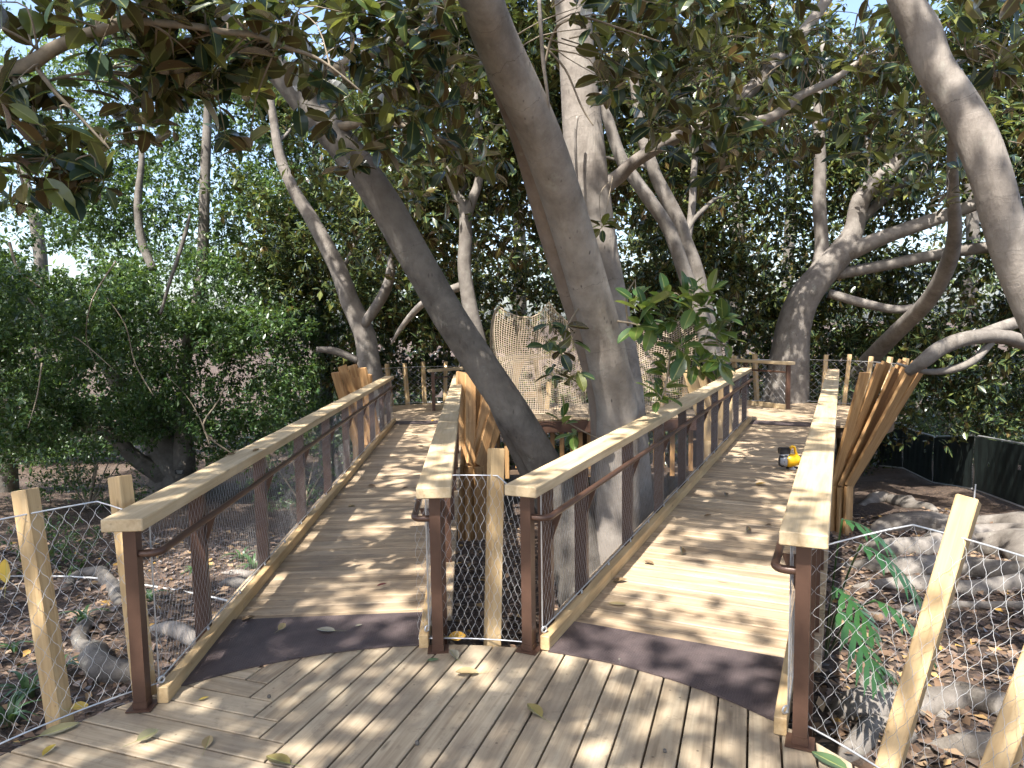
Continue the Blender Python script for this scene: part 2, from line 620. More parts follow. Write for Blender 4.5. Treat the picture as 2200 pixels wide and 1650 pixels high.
# ------------------------------------------------------------------ ground
def build_ground():
    xs = np.concatenate([np.linspace(-160, -18, 16), np.linspace(-16, 18, 86), np.linspace(20, 160, 16)])
    ys = np.concatenate([np.linspace(-60, -6, 10), np.linspace(-5, 30, 88), np.linspace(32, 300, 22)])
    V = [(x, y, gz(x, y)) for y in ys for x in xs]
    nx = len(xs)
    F = [(j * nx + i, j * nx + i + 1, (j + 1) * nx + i + 1, (j + 1) * nx + i) for j in range(len(ys) - 1) for i in range(nx - 1)]
    mb = MB()
    mb.add(V, F)
    o = mb.build('ground', M['litter'], origin=(0, 0, 0), smooth=True)
    tag(o, kind='structure')


build_ground()

# ------------------------------------------------------------------ round near platform
CX, CYY, RAD = -0.5, 1.98, 2.2
AZB = math.radians(19.0)
DB = Vector((math.sin(AZB), math.cos(AZB), 0))
NB = Vector((math.cos(AZB), -math.sin(AZB), 0))


def clip_poly(poly, a, b, c):
    """keep a*x+b*y<=c"""
    out = []
    for i in range(len(poly)):
        p, q = poly[i], poly[(i + 1) % len(poly)]
        dp, dq = a * p[0] + b * p[1] - c, a * q[0] + b * q[1] - c
        if dp <= 0: out.append(p)
        if dp * dq < 0:
            t = dp / (dp - dq)
            out.append((p[0] + (q[0] - p[0]) * t, p[1] + (q[1] - p[1]) * t))
    return out


def inset_poly(poly, d):
    n = len(poly)
    out = []
    for i in range(n):
        p0, p1, p2 = [Vector(poly[k % n]) for k in (i - 1, i, i + 1)]
        e1, e2 = (p1 - p0).normalized(), (p2 - p1).normalized()
        n1, n2 = Vector((-e1.y, e1.x)), Vector((-e2.y, e2.x))
        b = n1 + n2
        if b.length < 1e-6: b = n1
        b = b / max(b.dot(n1), .3)
        q = p1 + b * d
        out.append((q.x, q.y))
    return out


def slab_from_poly(name, poly, z_top, t, mat, parent, xdir, ch=.004):
    """a convex polygon extruded downward, with a small chamfer, grain along xdir"""
    ar = sum(poly[i][0] * poly[(i + 1) % len(poly)][1] - poly[(i + 1) % len(poly)][0] * poly[i][1] for i in range(len(poly)))
    if ar < 0: poly = poly[::-1]
    if abs(ar) < 2e-3: return None
    n = len(poly)
    ins = inset_poly(poly, ch)
    V = [(*q, z_top) for q in ins] + [(*q, z_top - ch) for q in poly] + [(*q, z_top - t) for q in poly]
    F = [tuple(range(n)), tuple(range(2 * n, 3 * n))[::-1]]
    for k in (0, 1):
        for i in range(n):
            F.append((k * n + i, (k + 1) * n + i, (k + 1) * n + (i + 1) % n, k * n + (i + 1) % n))
    c = Vector((sum(q[0] for q in poly) / n, sum(q[1] for q in poly) / n, z_top))
    fr = frame_of(c - Vector(xdir), c + Vector(xdir))
    mb = MB()
    mb.add(V, F)
    return mb.build(name, mat, parent, frame=fr)


def circle_clip(poly, cx, cy, R, nseg=72):
    for k in range(nseg):
        t = 2 * math.pi * k / nseg
        a, b = math.cos(t), math.sin(t)
        poly = clip_poly(poly, a, b, a * cx + b * cy + R)
        if len(poly) < 3: return []
    return poly


def platform_frame(name, cx, cy, R, z, mat):
    """ring beam and joists under a round deck"""
    mb = MB()
    n = 36
    for k in range(n):
        t0, t1 = 2 * math.pi * k / n, 2 * math.pi * (k + 1) / n
        v = []
        for (r, zz) in ((R - .10, z - .05), (R - .04, z - .05), (R - .04, z - .24), (R - .10, z - .24)):
            for t in (t0, t1): v.append((cx + r * math.cos(t), cy + r * math.sin(t), zz))
        mb.add(v, [(0, 1, 3, 2), (2, 3, 5, 4), (4, 5, 7, 6), (6, 7, 1, 0)])
    for k in range(-4, 5):
        y = cy + k * .42
        hw = math.sqrt(max((R - .12) ** 2 - (k * .42) ** 2, 0))
        if hw > .1: mb.box((cx, y, z - .145), (2 * hw, .04, .18))
    for t in (20, 100, 190, 280):
        t = math.radians(t)
        x, y = cx + (R - .3) * math.cos(t), cy + (R - .3) * math.sin(t)
        g = gz(x, y)
        mb.box((x, y, (z - .24 + g) / 2 - .1), (.12, .12, z - .24 - g + .2))
    o = mb.build(name, mat, origin=(cx, cy, z))
    tag(o, kind='structure')
    return o


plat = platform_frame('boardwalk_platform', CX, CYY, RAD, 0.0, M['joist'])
PW, GAP = .147, .010


def nd(n, d):
    q = NB * n + DB * d
    return (q.x, q.y)


nn = -.011 - 24 * PW
while nn < 1.4:
    k0, k1 = nn + GAP / 2, nn + PW - GAP / 2
    dk = .43 - nn
    g2 = GAP / 2
    pa = circle_clip([nd(k0, dk + g2), nd(k1, dk + g2), nd(k1, 6), nd(k0, 6)], CX, CYY, RAD)
    if len(pa) >= 3: slab_from_poly('board', pa, 0.0, .038, M['deck'], plat, DB)
    pb = circle_clip([nd(-6, dk - PW + g2), nd(nn + PW - g2, dk - PW + g2), nd(nn + PW - g2, dk - g2), nd(-6, dk - g2)], CX, CYY, RAD)
    if len(pb) >= 3: slab_from_poly('board', pb, 0.0, .038, M['deck'], plat, NB)
    nn += PW


# ------------------------------------------------------------------ the two ramps
class Ramp:
    def __init__(s, x0, y0, az, m, uR):
        s.o, s.az, s.m, s.uR = Vector((x0, y0, 0)), az, m, uR
        s.d = Vector((math.sin(az), math.cos(az), m))
        s.n = Vector((math.cos(az), -math.sin(az), 0))

    def W(s, u, t, z=0.0):
        return s.o + s.n * u + s.d * t + Vector((0, 0, z))


R1 = Ramp(-1.933, 3.510, -.0619, -.0174, 1.50)
R2 = Ramp(.0783, 4.085, .436, -.0016, 1.52)
S1, S2 = 11.9, 10.4
RB = .1455
UP = (0, 0, 1)


def build_ramp(Rp, s_plate, s_end, name):
    mb = MB()
    for u in (.02, Rp.uR / 2, Rp.uR - .02):
        a, b = Rp.W(u, s_plate - .1, -.145), Rp.W(u, s_end, -.145)
        fr = frame_of(a, b)
        mb.box((a + b) / 2, ((b - a).length, .045, .2), fr.to_3x3())
    t = s_plate + 1.6
    while t < s_end:
        for u in (.12, Rp.uR - .12):
            q = Rp.W(u, t, -.245)
            g = gz(q.x, q.y)
            mb.box((q.x, q.y, (q.z + g) / 2 - .1), (.09, .09, q.z - g + .2))
        t += 2.6
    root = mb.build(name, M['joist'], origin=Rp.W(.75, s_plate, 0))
    tag(root, kind='structure')
    t = s_plate + RB / 2
    while t < s_end:
        jit = random.uniform(-.001, .001)
        board('board', Rp.W(-.07, t, -.019 + jit), Rp.W(Rp.uR + .07, t, -.019 + jit), RB - .013, .038, M['ramp'], root, ch=.006)
        t += RB
    return root


def ramp_s(Rp, p):
    v = Vector(p) - Rp.o
    return v.x * math.sin(Rp.az) + v.y * math.cos(Rp.az)


sp1 = ramp_s(R1, (-1.25, 4.59, 0))
sp2 = ramp_s(R2, (.98, 4.16, 0))
ramp1 = build_ramp(R1, sp1, S1, 'ramp')
ramp2 = build_ramp(R2, sp2, S2, 'ramp')


def plate(Rp, s_back, parent):
    """tread plate between the arc of the platform and the first ramp board"""
    n = 14
    lo, hi = [], []
    for k in range(n + 1):
        u = .115 + (Rp.uR - .23) * k / n
        # s where the platform arc crosses this u
        s = s_back
        while s > -2 and (Rp.W(u, s).xy - Vector((CX, CYY))).length > RAD - .015: s -= .004
        lo.append((u, s))
        hi.append((u, s_back + .02))
    mb = MB()
    zt, zb = .011, .0035
    V = [Rp.W(u, s, zt - Rp.m * s) for u, s in lo] + [Rp.W(u, s, zt - Rp.m * s) for u, s in hi]
    V += [v - Vector((0, 0, zt - zb)) for v in V]
    F = []
    q = n + 1
    for k in range(n):
        F += [(k, k + 1, q + k + 1, q + k), (2 * q + k + 1, 2 * q + k, 3 * q + k, 3 * q + k + 1),
              (k + 1, k, 2 * q + k, 2 * q + k + 1), (q + k, q + k + 1, 3 * q + k + 1, 3 * q + k)]
    F += [(0, q, 3 * q, 2 * q), (n, 2 * q + n, 3 * q + n, q + n)]
    mb.add(V, F)
    a = Rp.W(0, s_back)
    mb.build('threshold_plate', M['plate'], parent, frame=frame_of(a, a + Rp.n))


plate(R1, sp1, ramp1)
plate(R2, sp2, ramp2)
for Rp, se, rr in ((R1, S1, ramp1), (R2, S2, ramp2)):
    a, b = Rp.W(.115, se - .16, .008), Rp.W(Rp.uR - .115, se - .16, .008)
    board('threshold_plate', a, b, .5, .008, M['plate'], rr, ch=.001)


# ------------------------------------------------------------------ wire mesh
def wire_net(S, na, nb, r, amp=.47, sides=3, knot=.16):
    """diamond rope mesh over the surface S(a,b), a and b in 0..1; zig-zag wires run along b"""
    mb = MB()
    for i in range(na + 1):
        pts = []
        for j in range(nb + 1):
            o = amp * (1 if (i + j) % 2 else -1)
            for e, c_ in (((0, 1), (.3, .62), (.7, -.62)) if j < nb and knot else ((0, 1),)):
                a = (i + o * c_) / na
                pts.append(S(min(max(a, 0), 1), min(max((j + e) / nb, 0), 1)))
        v, f, _ = tube_mesh(pts, r, sides, False)
        mb.add(v, f)
    return mb


# ------------------------------------------------------------------ ramp railings
def railing(Rp, u0, side, s0, s1, posts, label, cap_w=.2, end_return=True, mesh_cell=(.0255, .045), net_r=.0007, group=None):
    """side=+1: the walkway lies toward +u.  u0 is the line of posts"""
    root = thing('ramp_railing', Rp.W(u0, s0, 0), label, 'railing', group, rot=Matrix.Rotation(-Rp.az, 4, 'Z'))
    H = 1.02
    # cap boards
    t = s0 - .10
    lens = [3.1, 3.6, 3.3, 3.6]
    k = 0
    while t < s1 - .05:
        e = min(t + lens[k % 4], s1 + .05)
        if s1 - e < .5: e = s1 + .05
        board('cap_board', Rp.W(u0, t, H - .032), Rp.W(u0, e - .002, H - .032), cap_w - (.003 if k % 2 else 0), .064, M['pine'], root, ch=.005)
        t = e
        k += 1
    # curb
    t = s0 + .03
    k = 0
    lens = [1.25, 3.6, 3.0, 3.6]
    while t < s1 - .05:
        e = min(t + lens[k % 4], s1)
        if s1 - e < .5: e = s1
        board('curb_board', Rp.W(u0 + side * .088, t, .0455), Rp.W(u0 + side * .088, e - .003, .0455), .058, .088, M['fpost'], root, ch=.004)
        t = e
        k += 1
    # posts
    for j, s in enumerate(posts):
        end = j == 0
        w = .064 if end else .088
        d = .064 if end else .05
        b = Rp.W(u0, s, 0)
        fr = frame_of(b, b + Vector(Rp.n) * 1.0)
        mb = MB()
        zb = .012 if end else -.22
        mb.box(b + Vector((0, 0, (H - .066 + zb) / 2)), (w, d, H - .066 - zb), fr.to_3x3())
        po = mb.build('post', M['bronze'], root, frame=Matrix.Translation(b) @ fr.to_3x3().to_4x4())
        if end:
            mb = MB()
            mb.box(b + Vector((0, 0, .0075)), (.125, .115, .008), fr.to_3x3())
            mb.box(b + Vector((0, 0, .03)), (.07, .07, .035), fr.to_3x3())
            mb.build('base_plate', M['bronze'], po)
            mb = MB()
            mb.box(b + Vector((0, 0, H - .0695)), (.14, .10, .008), fr.to_3x3())
            mb.build('top_plate', M['bronze'], po)
        # bracket to the handrail
        if j and s < s1 - .2:
            mb = MB()
            q0, q1, q2 = Rp.W(u0 + side * .03, s, .56), Rp.W(u0 + side * .03, s, .79), Rp.W(u0 + side * .115, s, .79)
            o_ = Rp.d.normalized() * .005
            mb.add([q0 - o_, q1 - o_, q2 - o_, q0 + o_, q1 + o_, q2 + o_], [(0, 1, 2), (5, 4, 3), (0, 3, 4, 1), (1, 4, 5, 2), (2, 5, 3, 0)])
            mb.build('bracket', M['bronze'], po)
    # handrail
    hz, hu = .815, .125
    pts = [Rp.W(u0 + side * .03, s0, hz), Rp.W(u0 + side * .075, s0, hz), Rp.W(u0 + side * .105, s0 + .012, hz), Rp.W(u0 + side * hu, s0 + .05, hz), Rp.W(u0 + side * hu, s0 + .12, hz)]
    pts = list(catmull(pts, 5)) + [Rp.W(u0 + side * hu, s0 + q, hz) for q in np.linspace(.4, s1 - s0 - .05, 12)]
    mb = MB()
    mb.tube(pts, .0195, 12)
    mb.build('handrail', M['bronze'], root, smooth=True)
    # mesh infill
    um = u0 + side * .058
    L = s1 - s0
    na, nb = int(L / mesh_cell[0]), int(.83 / mesh_cell[1])
    wire_net(lambda a, b: Rp.W(um, s0 + .07 + a * (L - .12), .11 + b * .835), na, nb, net_r, knot=0).build('mesh_panel', M['wire'], root)
    # cables
    for pp in ([Rp.W(um, s0 + .07, .10), Rp.W(um, s0 + .07, .95)], [Rp.W(um, s0 + .07, .108), Rp.W(um, s1 - .05, .108)], [Rp.W(um, s0 + .07, .948), Rp.W(um, s1 - .05, .948)]):
        mb = MB()
        mb.tube(pp, .0042, 6)
        mb.build('cable', M['steel'], root)
    # eye bolts on the curb
    mb = MB()
    q = Rp.W(um + side * .012, s0 + .07, .112)
    mb.ring(q, Rp.n * .8 + Rp.d * -.6, .017, .0055, 14, 6)
    mb.build('eye_bolt', M['steel'], root, smooth=True)
    t = s0 + .75
    while t < s1 - .1:
        mb = MB()
        mb.ring(Rp.W(um + side * .012, t, .100), Rp.n, .012, .0035, 10, 5)
        mb.build('eye_bolt', M['steel'], root, smooth=True)
        t += .62 if t < 6 else 1.2
    return root


P1 = [.0, .86, 2.2, 3.56, 4.92, 6.28, 7.64, 9.0, 10.4, 11.6]
railing(R1, 0, 1, 0.0, S1, P1, 'long ramp railing with pale timber cap, from leaning mesh fence to far plank bundle')
railing(R1, R1.uR, -1, .512, S1, [.512] + P1[1:], 'timber-capped railing between sloping walkway and diagonal grey trunk')
P2 = [.0, .28, .95, 2.15, 3.3, 4.45, 5.6, 6.75, 7.9, 9.05, 10.2]
railing(R2, 0, 1, 0.0, S2, P2, 'timber-capped railing in front of fused grey trunks, beside leafy sprig')
railing(R2, R2.uR, -1, -.367, S2, [-.367, -.05, .95, 2.15, 3.3, 4.45, 5.6, 6.75, 7.9, 9.05, 10.2], 'timber-capped railing hiding part of the yellow blower')


# ------------------------------------------------------------------ leaning mesh fences round the near platform
def pol(ang, r, z, cx=CX, cy=CYY):
    t = math.radians(ang)
    return Vector((cx + r * math.cos(t), cy + r * math.sin(t), z))


def mesh_fence(name, label, a0, a1, post_angs, top_r, bot_r, z0, ztop, cab_z, cell, net_r, cx=CX, cy=CYY, post=(.089, .089), twist=28, end_in=None, pmat='fpost', cable_r=.0042, base_z=-.06, group=None, ends=(0, 0)):
    """mesh on a bottom cable along the deck edge and a top cable over leaning posts"""
    root = thing(name, pol((a0 + a1) / 2, bot_r, z0, cx, cy), label, 'fence', group)
    for a in post_angs:
        b, t = pol(a, bot_r + .05, z0 + base_z, cx, cy), pol(a, top_r + .05, z0 + ztop + random.uniform(-.015, .015), cx, cy)
        ax = (t - b).normalized()
        tang = Vector((-math.sin(math.radians(a)), math.cos(math.radians(a)), 0))
        up = Matrix.Rotation(math.radians(twist), 3, ax) @ tang
        board('post', b, t, post[0], post[1], M[pmat], root, up=up, ch=.005)
    fr = cab_z / ztop
    kn = sorted([a0, a1] + list(post_angs), reverse=a0 > a1)

    def toprad(a):
        # sagging inward between posts, pulled to the railing posts at the ends
        r = bot_r + (top_r - bot_r) * fr
        w0, w1 = min(1, abs(a - a0) / 5.0), min(1, abs(a - a1) / 5.0)
        if ends[0]: r = bot_r + (r - bot_r) * w0
        if ends[1]: r = bot_r + (r - bot_r) * w1
        return r

    def S(a, b):
        ang = a0 + (a1 - a0) * a
        zt = cab_z
        if ends[0]: zt = cab_z - .10 * (1 - min(1, abs(ang - a0) / 5.0))
        if ends[1]: zt = zt - .10 * (1 - min(1, abs(ang - a1) / 5.0))
        p0 = pol(ang, bot_r, z0 + .035, cx, cy)
        p1 = pol(ang, toprad(ang), z0 + zt, cx, cy)
        sag = -.035 * math.sin(math.pi * b)
        rd = Vector((math.cos(math.radians(ang)), math.sin(math.radians(ang)), 0))
        return p0.lerp(p1, b) + rd * sag

    L = abs(math.radians(a1 - a0)) * bot_r
    wire_net(S, max(3, int(L / cell[0])), int(cab_z / cell[1]), net_r, knot=.17).build('mesh_panel', M['wire_near' if net_r < .002 else 'wire'], root)
    n = 24
    for b in (0, 1):
        mb = MB()
        mb.tube([S(k / n, b) for k in range(n + 1)], cable_r, 6)
        mb.build('cable', M['steel'], root)
    return root


mesh_fence('mesh_fence', 'mesh fence with two leaning square posts beside the dark shrubby tree', 129.5, 160, [131.5, 141.5, 152], 2.50, 2.24, 0, 1.14, 1.03, (.033, .056), .0011, ends=(1, 0))
mesh_fence('mesh_fence', 'short mesh fence with one leaning post between the two ramp entrances', 92.5, 75.5, [81], 2.46, 2.21, 0, 1.16, 1.0, (.022, .052), .0010, ends=(1, 1))
mesh_fence('mesh_fence', 'mesh fence with thick leaning posts above the pale surface roots', 33.0, 2, [24, 14, 4], 2.72, 2.23, 0, 1.13, .99, (.031, .058), .0010, post=(.13, .089), twist=25, ends=(1, 0))

# ------------------------------------------------------------------ far round landings
def landing(name, cx, cy, R, z, azb):
    root = platform_frame(name, cx, cy, R, z, M['joist'])
    d = Vector((math.sin(azb), math.cos(azb), 0))
    n_ = Vector((math.cos(azb), -math.sin(azb), 0))
    c = Vector((cx, cy, 0))
    k = -R
    while k < R:
        pts = []
        for (a, b) in ((k + .004, -R), (k + .143, -R), (k + .143, R), (k + .004, R)):
            q = c + n_ * a + d * b
            pts.append((q.x, q.y))
        pa = circle_clip(pts, cx, cy, R, 36)
        if len(pa) >= 3: slab_from_poly('board', pa, z, .038, M['ramp'], root, d)
        k += .147
    return root


zA, zB = R1.m * S1, R2.m * S2
cA = R1.W(.75, S1 + 1.62, 0)
cB = R2.W(.76, S2 + 1.62, 0)
landing('far_landing', cA.x, cA.y, 1.9, zA - .004, R1.az + .9)
landing('far_landing', cB.x, cB.y, 1.9, zB - .004, R2.az - .75)
mesh_fence('mesh_fence', 'far mesh fence with split posts behind the orange-capped rail', 172, 62, [165, 152, 139, 126, 113, 100, 84, 68], 2.16, 1.92, zA, 1.10, .98, (.09, .08), .0028, cA.x, cA.y, base_z=-.1, cable_r=.006)
mesh_fence('mesh_fence', 'far mesh fence with upright posts below the forked grey trunk', 112, -22, [106, 92, 78, 64, 50, 36, 22, 8, -8], 2.12, 1.92, zB, 1.10, .98, (.09, .08), .0028, cB.x, cB.y, base_z=-.1, cable_r=.006)


def far_railing(p0, p1, z, label, mat='pine'):
    d = (p1 - p0)
    Rp = Ramp(p0.x, p0.y, math.atan2(d.x, d.y), 0, 1.5)
    Rp.o.z = z
    L = d.length
    root = thing('guard_railing', Rp.W(0, 0), label, 'railing')
    board('cap_board', Rp.W(0, -.1, .99), Rp.W(0, L, .99), .2, .064, M[mat], root, ch=.005)
    board('curb_board', Rp.W(-.06, 0, .05), Rp.W(-.06, L, .05), .06, .10, M[mat], root)
    for s in np.arange(0, L, 1.2):
        mb = MB()
        b = Rp.W(0, float(s))
        mb.box(b + Vector((0, 0, .47)), (.08, .07, .96))
        mb.build('post', M['bronze'], root)
    mb = MB()
    mb.tube([Rp.W(-.1, 0, .8), Rp.W(-.1, L, .8)], .02, 8)
    mb.build('handrail', M['bronze'], root)
    wire_net(lambda a, b: Rp.W(-.03, .05 + a * (L - .1), .12 + b * .84), int(L / .09), 10, .0025).build('mesh_panel', M['wire'], root)
    return root


far_railing(P(932, 868, 17.4), P(1150, 860, 19.8), zA, 'short far railing with orange timber cap beside the diagonal trunk')
far_railing(P(1692, 874, 15.2), P(1500, 858, 17.6), zB, 'short far railing with pale cap in front of the forked grey trunk')

# ------------------------------------------------------------------ plank bundles
def plank_bundle(label, base, zk, planks, w=.2, t=.045, mat='cedar'):
    """planks: (dx, dy, top dx, top dy, top z, facing degrees)"""
    g = gz(base[0], base[1])
    root = thing('plank_bundle', (base[0], base[1], g), label, 'timber column', 'flared plank bundles under the landings')
    for (dx, dy, tx, ty, tz, fa) in planks:
        b = Vector((base[0] + dx, base[1] + dy, g - .1))
        k = Vector((base[0] + dx, base[1] + dy, zk + random.uniform(-.03, .03)))
        e = Vector((base[0] + tx, base[1] + ty, tz))
        up = Vector((math.cos(math.radians(fa)), math.sin(math.radians(fa)), 0))
        board('plank', b, k, w, t, M[mat], root, up=up)
        board('plank', k + (e - k).normalized() * .004, e, w, t, M[mat], root, up=up)
    return root


bx = P(1818, 1140, 12.2)
tops = [(1858, 800), (1893, 782), (1925, 792), (1950, 785), (1968, 778), (1985, 786), (1905, 778), (1940, 775)]
pl = []
for k, (px, py) in enumerate(tops):
    q = P(px, py, 12.0 + .16 * (k % 4) - .1)
    f_ = k / (len(tops) - 1)
    lx = -.24 + .065 * k if k < 6 else (-.1 + .12 * (k - 6))
    pl.append((lx, .1 * (k % 2) + (.22 if k >= 6 else 0), q.x - bx.x, q.y - bx.y, q.z, -58 + 6 * (k % 3)))
plank_bundle('big flared plank bundle standing beside the dark screened fence', (bx.x, bx.y), -1.02, pl, .235, .05, 'cedar')

bx = P(1018, 1095, 11.9)
pl = []
for k, (px, py) in enumerate([(992, 800), (1005, 812), (1030, 815), (1050, 835), (1068, 850), (1085, 870), (1010, 806)]):
    q = P(px, py, 12.6 + .15 * (k % 3))
    pl.append((-.18 + .07 * k if k < 6 else -.05, .12 * (k % 2), q.x - bx.x, q.y - bx.y, q.z, -55 + 8 * (k % 3)))
plank_bundle('plank bundle spreading behind the diagonal grey trunk', (bx.x, bx.y), P(1018, 1003, 11.9).z, pl, .21, .05, 'cedar')

bx = P(792, 1040, 13.6)
pl = []
for k, (px, py) in enumerate([(720, 800), (742, 796), (765, 797), (790, 803), (735, 786), (757, 784), (778, 790)]):
    q = P(px, py, 13.4 + .2 * (k % 3))
    pl.append((-.2 + .07 * k, .12 * (k % 2), q.x - bx.x, q.y - bx.y, q.z, -125 + 7 * (k % 3)))
plank_bundle('plank bundle leaning outward behind the long mesh railing', (bx.x, bx.y), P(792, 955, 13.6).z, pl, .2, .05, 'cedar')

bx = P(1548, 1010, 12.4)
pl = []
for k, (px, py) in enumerate([(1480, 795), (1500, 788), (1520, 790), (1540, 792), (1562, 796), (1492, 800)]):
    q = P(px, py, 12.4 + .2 * (k % 3))
    pl.append((-.2 + .07 * k, .12 * (k % 2), q.x - bx.x, q.y - bx.y, q.z, -125 + 8 * (k % 3)))
plank_bundle('plank bundle leaning outward behind the leafy sprig', (bx.x, bx.y), P(1548, 945, 12.4).z, pl, .22, .05, 'fpost')

# ------------------------------------------------------------------ rope net structure between the landings
nroot = thing('net_deck', (1.3, 14.2, gz(1.3, 14.2)), 'low brown play deck on pickets under the rope netting', 'deck')
x0, x1, yf, yb = P(1040, 900, 14.0).x, 3.9, 14.0, 16.6
for k in range(int((x1 - x0) / .147)):
    xx = x0 + (k + .5) * .147
    board('board', (xx, yf + .02, .0), (xx, yb, .0), .140, .038, M['ramp'], nroot)
mb = MB(); mb.box(((x0 + x1) / 2, yf - .04, -.14), (x1 - x0, .09, .22)); mb.build('beam', M['bronze'], nroot)
mb = MB(); mb.box(((x0 + x1) / 2, yb, -.14), (x1 - x0, .09, .22)); mb.build('beam', M['bronze'], nroot)
k = 0
xx = x0 + .1
while xx < x1:
    board('picket', (xx, yf + .1 + .05 * (k % 2), -1.0 - .1 * (k % 3)), (xx, yf + .1 + .05 * (k % 2), -.26), .09, .045, M['cedar'], nroot, up=(0, 1, 0))
    xx += .155 + .03 * (k % 3)
    k += 1
for xx in (x0 + .2, (x0 + x1) / 2, x1 - .2):
    for yy in (yf + .35, yb - .2):
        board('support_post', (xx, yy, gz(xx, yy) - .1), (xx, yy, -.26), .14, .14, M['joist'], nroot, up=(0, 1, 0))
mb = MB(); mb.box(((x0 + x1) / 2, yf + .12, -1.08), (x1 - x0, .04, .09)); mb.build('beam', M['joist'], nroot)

# timber rails and leaning planks that show through the net
rr = thing('play_railing', P(1140, 800, 16.0), 'timber rails and planks seen through the rope netting', 'railing')
for (a, b, w_) in (((1075, 770, 15.6), (1160, 762, 16.2), .14), ((1100, 778, 15.2), (1215, 762, 16.0), .12), ((1395, 770, 15.6), (1500, 762, 16.4), .14)):
    board('rail', P(*a), P(*b), w_, .06, M['pine'], rr)
for (a, b, w_) in (((1088, 880, 15.2), (1120, 775, 15.3), .13), ((1108, 885, 15.4), (1108, 772, 15.5), .12), ((1165, 885, 15.6), (1150, 772, 15.7), .12),
                   ((1175, 880, 15.0), (1180, 820, 15.0), .1), ((1125, 850, 15.4), (1165, 845, 15.4), .12), ((1420, 880, 15.6), (1430, 775, 15.7), .12), ((1470, 880, 15.6), (1475, 775, 15.7), .12)):
    board('plank', P(*a), P(*b), w_, .05, M['fpost'], rr, up=(0, 1, 0))


def rope_net(name, label, S, na, nb, r, group=None):
    root = thing(name, S(.5, 0), label, 'net', group)
    mb = MB()
    for i in range(na + 1):
        mb.tube([S(i / na, j / nb) for j in range(nb + 1)], r, 3, False)
    mb.build('rope_grid', M['rope'], root)
    mb = MB()
    for j in range(nb + 1):
        mb.tube([Vector(S(i / na, j / nb)) + Vector((0, .004, 0)) for i in range(na + 1)], r, 3, False)
    mb.build('rope_grid', M['rope'], root)
    for pts in ([S(k / 24, 0) for k in range(25)], [S(k / 24, 1) for k in range(25)]):
        mb = MB(); mb.tube(pts, .014, 6); mb.build('edge_rope', M['rope'], root)
    return root


def netS(pxa, pxb, ybot, peaks, Yd, bow):
    def S(a, b):
        px = pxa + (pxb - pxa) * a
        top = np.interp(a, [q[0] for q in peaks], [q[1] for q in peaks])
        py = ybot + (top - ybot) * b
        yy = Yd + bow * math.sin(math.pi * a) - .12 * math.sin(a * 9 + b * 3) * (1 - b * .3) + .35 * b
        px += 7 * math.sin(b * 5 + a * 4) * math.sin(math.pi * b)
        return P(px, py, yy)
    return S


pk = [(0, 690), (.06, 655), (.14, 668), (.28, 681), (.42, 682), (.52, 672), (.6, 648), (.66, 668), (.78, 690), (.9, 715), (1, 740)]
rope_net('rope_net', 'large sagging tan rope net hung between the diagonal and fused trunks', netS(1056, 1262, 889, pk, 13.9, -.25), 40, 48, .0065)
pk = [(0, 720), (.3, 690), (.6, 705), (1, 660)]
rope_net('rope_net', 'tan rope net half hidden behind the leafy sprig', netS(1352, 1500, 880, pk, 14.2, .2), 28, 42, .0065)
for (a, b) in (((1142, 840, 14.6), (1110, 700, 14.3)), ((1152, 880, 14.5), (1160, 690, 14.2))):
    mb = MB(); mb.tube([P(*a), P(*b)], .012, 5)
    tag(mb.build('hanging_rope', M['rope']), 'dark rope running up behind the large rope net', 'rope', 'ropes behind the net')

# striped poles behind the long railing
for (a, b) in (((778, 955, 15.0), (790, 905, 15.0)), ((787, 958, 14.6), (797, 905, 14.7)), ((812, 925, 15.6), (818, 895, 15.7))):
    root = thing('striped_pole', P(a[0], a[1], a[2]), 'slim blue and orange striped pole behind the mesh railing', 'pole', 'striped poles behind the railing')
    p0, p1 = P(*a), P(*b)
    p0 = p0 - (p1 - p0) * 1.5
    nst = 24
    for k in range(nst):
        mb = MB()
        mb.tube([p0.lerp(p1, k / nst), p0.lerp(p1, (k + 1) / nst)], .035, 8)
        mb.build('stripe', [M['white'], M['grey'], M['cedar']][k % 3], root)

